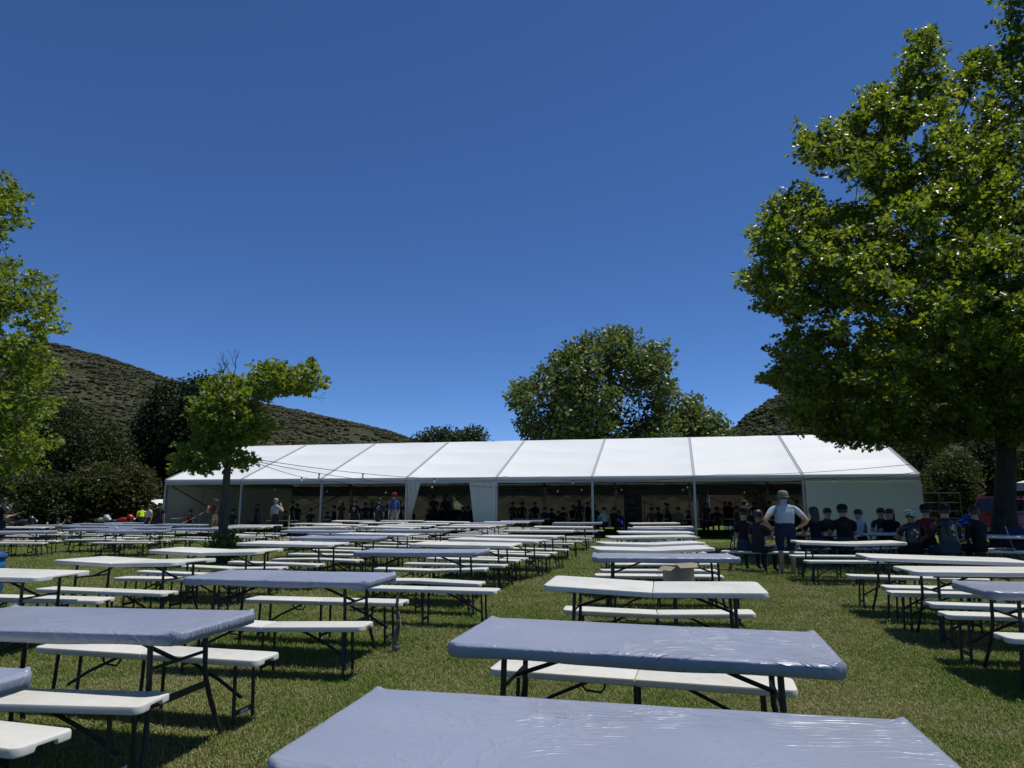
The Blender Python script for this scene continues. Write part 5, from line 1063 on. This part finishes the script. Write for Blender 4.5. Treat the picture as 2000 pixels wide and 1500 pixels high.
def pickup():
    p = on_ground(2036, 27); t = empty('pickup', p, R(12), 'red pickup with windowed canopy half hidden behind the trunk', 'pickup'); red = simple('red_car_paint', (.30, .02, .018), .25, 0, .6, .05); gl = simple('dark_car_glass', (.015, .02, .025), .08); gr = simple('grey_trim', (.25, .25, .25), .5)
    def loft(name, secs, m, par=t):
        mb = MB(); mb.rings([[(x, -w, z0), (x, -w*1.02, (z0+z1)/2), (x, -w*.97, z1), (x, w*.97, z1), (x, w*1.02, (z0+z1)/2), (x, w, z0)] for x, w, z0, z1 in secs]); return mb.obj(name, m, par)
    loft('body', [(-2.45, .82, .45, 1.0), (-2.4, .86, .42, 1.06), (1.0, .86, .40, 1.08), (2.3, .84, .40, 1.02), (2.48, .76, .42, .85)], red)
    def cab(name, x0, x1, t0, t1, z0, z1, m): mb = MB(); mb.add([(x0, -.82, z0), (x1, -.82, z0), (x1, .82, z0), (x0, .82, z0), (t0, -.68, z1), (t1, -.68, z1), (t1, .68, z1), (t0, .68, z1)], [(3, 2, 1, 0), (4, 5, 6, 7), (0, 1, 5, 4), (1, 2, 6, 5), (2, 3, 7, 6), (3, 0, 4, 7)]); return mb.obj(name, m, t)
    cab('cab', -.55, 1.35, -.45, .75, 1.075, 1.72, red); c = cab('canopy', -2.43, -.58, -2.20, -.60, 1.075, 1.74, red)
    for s in (-1, 1):
        for x0, x1, t0, t1 in ((-2.25, -.75, -2.12, -.78), (-.4, .3, -.35, .25), (.4, 1.15, .35, .72)):
            f = MB(); f.add([(x0, s*.815, 1.14), (x1, s*.815, 1.14), (t1, s*.702, 1.64), (t0, s*.702, 1.64), (x0, s*.79, 1.14), (x1, s*.79, 1.14), (t1, s*.68, 1.64), (t0, s*.68, 1.64)], [(0, 1, 2, 3), (4, 7, 6, 5), (0, 4, 5, 1), (1, 5, 6, 2), (2, 6, 7, 3), (3, 7, 4, 0)]); w = f.obj('window', gr, t)
            g = MB(); e = .05; g.add([(x0+e, s*.822, 1.19), (x1-e, s*.822, 1.19), (t1-e, s*.718, 1.60), (t0+e, s*.718, 1.60)], [(0, 1, 2, 3)]); g.obj('pane', gl, w)
    g = MB(); g.add([(-2.452, -.7, 1.14), (-2.452, .7, 1.14), (-2.26, .6, 1.64), (-2.26, -.6, 1.64)], [(0, 1, 2, 3)]); g.v = [(x-.012, y, z) for x, y, z in g.v]; g.obj('rear_window', gl, t)
    for x in (-1.5, 1.55):
        for s in (-1, 1):
            n = 18; mb = MB(); mb.rings([[(x+r*math.cos(2*math.pi*k/n), s*y, .36+r*math.sin(2*math.pi*k/n)) for k in range(n)] for r, y in ((.22, .68), (.36, .70), (.37, .78), (.36, .87), (.24, .88))]); w = mb.obj('wheel', M['handle'], t, True)
            mb = MB(); mb.rings([[(x+r*math.cos(2*math.pi*k/n), s*y, .36+r*math.sin(2*math.pi*k/n)) for k in range(n)] for r, y in ((.23, .875), (.2, .89), (.05, .87))]); mb.obj('rim', M['alu'], w, True)
    for s in (-1, 1): MB().box((-2.47, s*.72, .85), (.04, .16, .28)).obj('tail_light', CM['red'], t); MB().box((2.42, s*.62, .78), (.1, .28, .14)).obj('headlight', M['bulb'], t)
    MB().box((-2.52, 0, .52), (.12, 1.6, .14)).obj('bumper', gr, t); MB().box((2.52, 0, .52), (.12, 1.6, .16)).obj('bumper', gr, t)
pickup()
def gazebo(loc, yaw, w, h, rise, label, colr, val):
    t = empty('gazebo', loc, yaw, label, 'gazebo'); e = w/2
    for sx in (-1, 1):
        for sy in (-1, 1): MB().box((sx*(e-.05), sy*(e-.05), h/2), (.05, .05, h)).obj('leg', M['darkalu'], t)
    mb = MB(); n = 10; rows = [[(x*(1-q/n), y*(1-q/n), h + rise*(q/n)**1.25) for x, y in ((-e, -e), (0, -e), (e, -e), (e, 0), (e, e), (0, e), (-e, e), (-e, 0))] for q in range(n)] + [[(0.02*x, .02*y, h+rise) for x, y in ((-1, -1), (0, -1), (1, -1), (1, 0), (1, 1), (0, 1), (-1, 1), (-1, 0))]]
    mb.rings(rows); mb.obj('canopy', colr, t, True)
    for a in range(4):
        mm_ = Matrix.Rotation(a*math.pi/2, 3, 'Z'); mb = MB(); mb.rings([[tuple(mm_ @ Vector((-e+.01+(w-.02)*i/12, -e-.006-.01*math.sin(i*2.2)*q, h-.02-.24*q))) for i in range(13)] for q in (0, .5, 1)], closed=False); mb.obj('valance', val, t, True)
        p = [mm_ @ Vector(v) for v in ((-e+.05, -e+.05, h-.05), (0, -e+.05, h-.32), (e-.05, -e+.05, h-.05))]; MB().tube(p, .016, 6).obj('truss', M['darkalu'], t)
gazebo(on_ground(2135, 24), .1, 3.2, 2.15, .75, 'white topped gazebo with dark legs at the right edge behind the trunk', M['roof'], M['valance'])
def camp_chair():
    t = empty('camping_chair', on_ground(2010, 15.5), .35, 'blue folding camping chair in the shade at the right edge', 'chair'); b = simple('dark_blue_canvas', (.006, .010, .05), .9)
    MB().rings([[(-.26+.52*i/6, -.2+.42*j/5, .42-.05*math.sin(math.pi*i/6)) for i in range(7)] for j in range(6)], closed=False).obj('seat', b, t, True)
    MB().rings([[(-.27+.54*i/6, .22+.16*j/5-.03*math.sin(math.pi*i/6), .42+.50*j/5) for i in range(7)] for j in range(6)], closed=False).obj('backrest', b, t, True)
    for s in (-1, 1):
        for y0, y1 in ((-.25, .25), (.25, -.25)): MB().tube([(s*.28, y0, 0), (s*.28, y1, .45)], .011, 7).obj('leg', M['alu'], t)
        MB().tube([(s*.28, .25, .42), (s*.28, .39, .94)], .011, 7).obj('upright', M['alu'], t); MB().box((s*.29, 0, .62), (.07, .5, .02)).obj('armrest', b, t); MB().tube([(s*.28, -.22, .4), (s*.28, -.24, .62)], .011, 7).obj('arm_post', M['alu'], t)
    for y in (-.25, .25): MB().tube([(-.28, y, .02), (.28, -y*0+y, .40)], .010, 6).tube([(.28, y, .02), (-.28, y, .40)], .010, 6).obj('cross_leg', M['alu'], t)
camp_chair()
def trailer():
    t = empty('trailer', on_ground(-12, 36), .1, 'white trailer with rounded roof at the left edge behind the person in black', 'trailer'); w = M['wallpvc']; mb = MB()
    sec = [(.75*math.cos(a), 1.25+.42*math.sin(a)) for a in [math.pi*k/12 for k in range(13)]]
    mb.rings([[(-1.2, y, z) for y, z in sec] + [(-1.2, -.75, .55), (-1.2, .75, .55)], [(1.2, y, z) for y, z in sec] + [(1.2, -.75, .55), (1.2, .75, .55)]]); mb.obj('body', w, t, True)
    MB().rings([[(x, y*1.06, z+.03) for y, z in sec] for x in (-1.3, 1.3)], closed=False).obj('roof', M['roof'], t, True)
    for s in (-1, 1): 
        n = 16; m_ = MB(); m_.rings([[(r*math.cos(2*math.pi*k/n), s*y, .32+r*math.sin(2*math.pi*k/n)) for k in range(n)] for r, y in ((.2, .62), (.32, .64), (.32, .78), (.2, .80))]); m_.obj('wheel', M['handle'], t, True)
    MB().tube([(1.2, 0, .55), (2.1, 0, .48)], .04, 8).tube([(2.0, 0, .48), (2.0, 0, 0)], .03, 8).obj('drawbar', M['steel'], t); MB().box((.3, -.765, 1.1), (.7, .03, .4)).obj('window', simple('dark_window', (.02, .02, .025), .1), t)
trailer()
def umbrella():
    p = on_ground(320, 38.2); t = empty('parasol', p, .3, 'pale tilted parasol just left of the tent corner', 'parasol')
    MB().tube([(0, 0, 0), (.05, 0, 1.2), (.25, 0, 1.75)], .02, 8).obj('pole', M['alu'], t); c = Vector((.25, 0, 1.78)); ti = Matrix.Rotation(.45, 3, 'Y'); n = 8
    for k in range(n):
        a0, a1 = 2*math.pi*k/n, 2*math.pi*(k+1)/n; rows = []
        for q in range(6):
            r = .78*q/5; z = -.34*(q/5)**1.8; rows.append([tuple(c + ti @ Vector((r*math.cos(a0+(a1-a0)*u), r*math.sin(a0+(a1-a0)*u), z+.03*math.sin(math.pi*u)*q/5*-1))) for u in (0, .25, .5, .75, 1)])
        MB().rings(rows, closed=False).obj('panel', M['roof'], t, True)
umbrella()
def speaker():
    p = on_ground(1236, 36.5); t = empty('speaker_tower', p, math.atan2(TT.y, TT.x), 'tall black speaker tower standing inside the sixth tent bay', 'speaker'); bl = simple('speaker_black', (.008, .008, .009), .6)
    for i, z in enumerate((.32, .96, 1.6)):
        c = MB().box((0, 0, z), (.86, .7, .63)).obj('cabinet', bl, t); MB().lathe([(.25, -.0), (.24, .02), (.1, -.04), (.06, -.02)], 18).mesh
        mb = MB(); mb.rings([[(r*math.cos(2*math.pi*k/18), -.352-y, z+r*math.sin(2*math.pi*k/18)) for k in range(18)] for r, y in ((.26, 0), (.25, .012), (.10, -.0), (.05, .01))]); mb.obj('cone', M['handle'], c, True)
speaker()
def stage_light(px, Y, label):
    t = empty('stage_light', on_ground(px, Y) , math.atan2(TT.y, TT.x), label, 'stage light', 'stage lights on the tent floor')
    MB().box((0, 0, .03), (.25, .2, .05)).bar((-.11, 0, .04), (-.11, 0, .62), .02, .02).bar((.11, 0, .04), (.11, 0, .62), .02, .02).obj('stand', M['darkalu'], t)
    n = 14; mb = MB(); mb.rings([[(r*math.cos(2*math.pi*k/n), y, .6+r*math.sin(2*math.pi*k/n)) for k in range(n)] for r, y in ((.05, .16), (.09, .10), (.10, -.09), (.085, -.092))], cap1=False); mb.obj('housing', M['handle'], t, True)
    mb = MB(); mb.rings([[(r*math.cos(2*math.pi*k/n), y, .6+r*math.sin(2*math.pi*k/n)) for k in range(n)] for r, y in ((.084, -.085), (.05, -.10), (.01, -.104))]); mb.obj('lens', emit('blue_lamp', (.03, .03, 1.0), 1.2), t, True)
stage_light(1213, 34.2, 'blue glowing stage light left of the speaker tower'); stage_light(1267, 34.2, 'blue glowing stage light right of the speaker tower')
def mic_stand(px, Y, label):
    t = empty('speaker_stand', on_ground(px, Y), .3, label, 'stand')
    MB().tube([(0, 0, .1), (0, 0, 1.6)], .018, 8).obj('pole', M['darkalu'], t)
    for k in range(3): a = 2*math.pi*k/3; MB().tube([(0, 0, .75), (.42*math.cos(a), .42*math.sin(a), 0)], .014, 6).obj('leg', M['darkalu'], t)
mic_stand(1258, 36.8, 'dark tripod stand right of the speaker tower')
def bar_counter():
    p = on_ground(893, 37.5); t = empty('counter', p, math.atan2(TT.y, TT.x), 'dark serving counter inside the tent between the front curtains', 'counter'); MB().box((0, 0, .55), (3.0, .6, 1.1)).obj('front', CM['black'], t); MB().box((0, 0, 1.125), (3.1, .7, .05)).obj('counter_top', CM['dark'], t)
    m = simple('pale_lit_fold', (.5, .42, .32), .8)  # pale colour stands in for light glowing through the tied curtain folds
    for i in range(4):
        q = tent_w(BACK_OP[0][1]+.25+i*.22, 2*HALF-.75); o = MB().bar((-.75, 0, 1.0), (.0, 0, -.02), .1, .03).obj('board', m); o.location = (q.x, q.y, 1.0); tag(o, ['first', 'second', 'third', 'rightmost'][i] + ' of four pale boards leaning behind the serving counter', 'board', 'pale leaning boards')
bar_counter()
def tent_tables():
    for px, Y, w in ((560, 36.2, 'behind the white shirt'), (660, 36.4, 'behind the wide hat'), (745, 36.2, 'behind the narrow back print'), (1040, 36, 'in the middle of the fifth bay'), (1110, 36.6, 'left of the middle post'), (1330, 35.6, 'right of the bending blue shirt'), (1400, 36, 'before the brick wall opening'), (1490, 34.2, 'behind the bucket hat')):
        place('w', *on_ground(px, Y).xy, math.atan2(TT.y, TT.x), 'white folding table in the tent shade ' + w, 'table', 'tables inside the marquee')
tent_tables()
def cooler():
    t = empty('camping_crate', on_ground(98, 33.5), .1, 'dark green camping crate on the grass by the reclining people', 'crate'); g = simple('dark_green_plastic', (.015, .06, .04), .5)
    MB().box((0, 0, .22), (.62, .4, .42)).obj('body', g, t); MB().box((0, 0, .46), (.66, .44, .05)).obj('lid', g, t); MB().tube([(-.33, -.08, .32), (-.36, 0, .33), (-.33, .08, .32)], .012, 6).obj('handle', M['handle'], t); MB().tube([(.33, -.08, .32), (.36, 0, .33), (.33, .08, .32)], .012, 6).obj('handle', M['handle'], t)
cooler()
def helmet(px, Y, label, c):
    p = on_ground(px, Y); t = empty('helmet', (p.x, p.y, p.z+.74+.13), .4, label, 'helmet'); MB().ball((0, 0, 0), (.13, .16, .14), 14, 8).obj('shell', c, t, True); MB().rings([[(.128*math.cos(a)*1.02, .158*math.sin(a)*1.02, z) for a in [math.pi*(.2+.6*k/8) for k in range(9)]] for z in (-.03, .05)], closed=False).obj('visor', CM['eye'], t, True)
def bottle(x, y, z, label, col):
    t = empty('bottle', (x, y, z), 0, label, 'bottle'); MB().lathe([(.033, 0), (.035, .01), (.035, .14), (.014, .19), (.013, .235)], 12).obj('body', simple('bottle_glass', col, .12), t, True); MB().lathe([(.015, .232), (.015, .25)], 10).obj('cap', M['alu'], t)
x, y, th = TPOS['P1']; bottle(x+.8, y-.15, gz(x, y)+TH, 'dark bottle standing on the shaded table before the tent wall', (.02, .012, .006)); x, y, th = TPOS['P2']; bottle(x-.72, y, gz(x, y)+TH, 'slim dark bottle on the table beside the long haired person', (.012, .02, .012))
def bag():
    mb = MB(); mb.rings([[(r*1.3*math.cos(a)*(1+.12*noise.noise(Vector((k*.8, z*9, 1)))), r*math.sin(a), z) for k, a in enumerate([2*math.pi*i/14 for i in range(14)])] for r, z in ((.16, 0), (.22, .06), (.23, .2), (.17, .34), (.06, .40), (.08, .45))]); o = mb.obj('bag', CM['white'], None, True); o.location = on_ground(140, 33.2); tag(o, 'white bag lying on the grass beside the reclining people', 'bag')
bag()

def cup(n, dx, label):
    x, y, th = TPOS[n]; t = empty('cup', (x+dx, y, gz(x, y)+TH+.012), 0, label, 'cup'); MB().lathe([(.028, 0), (.036, .095), (.034, .095), (.027, .006)], 14).obj('body', CM['white'], t, True); MB().lathe([(.037, .094), (.038, .102), (.034, .104), (.004, .103)], 14).obj('lid', M['wallpvc'], t, True)
cup('G4', -.2, 'white paper cup on a far left table below the black motorbike'); cup('G9', -.5, 'white paper cup on a far left table below the red motorbike')
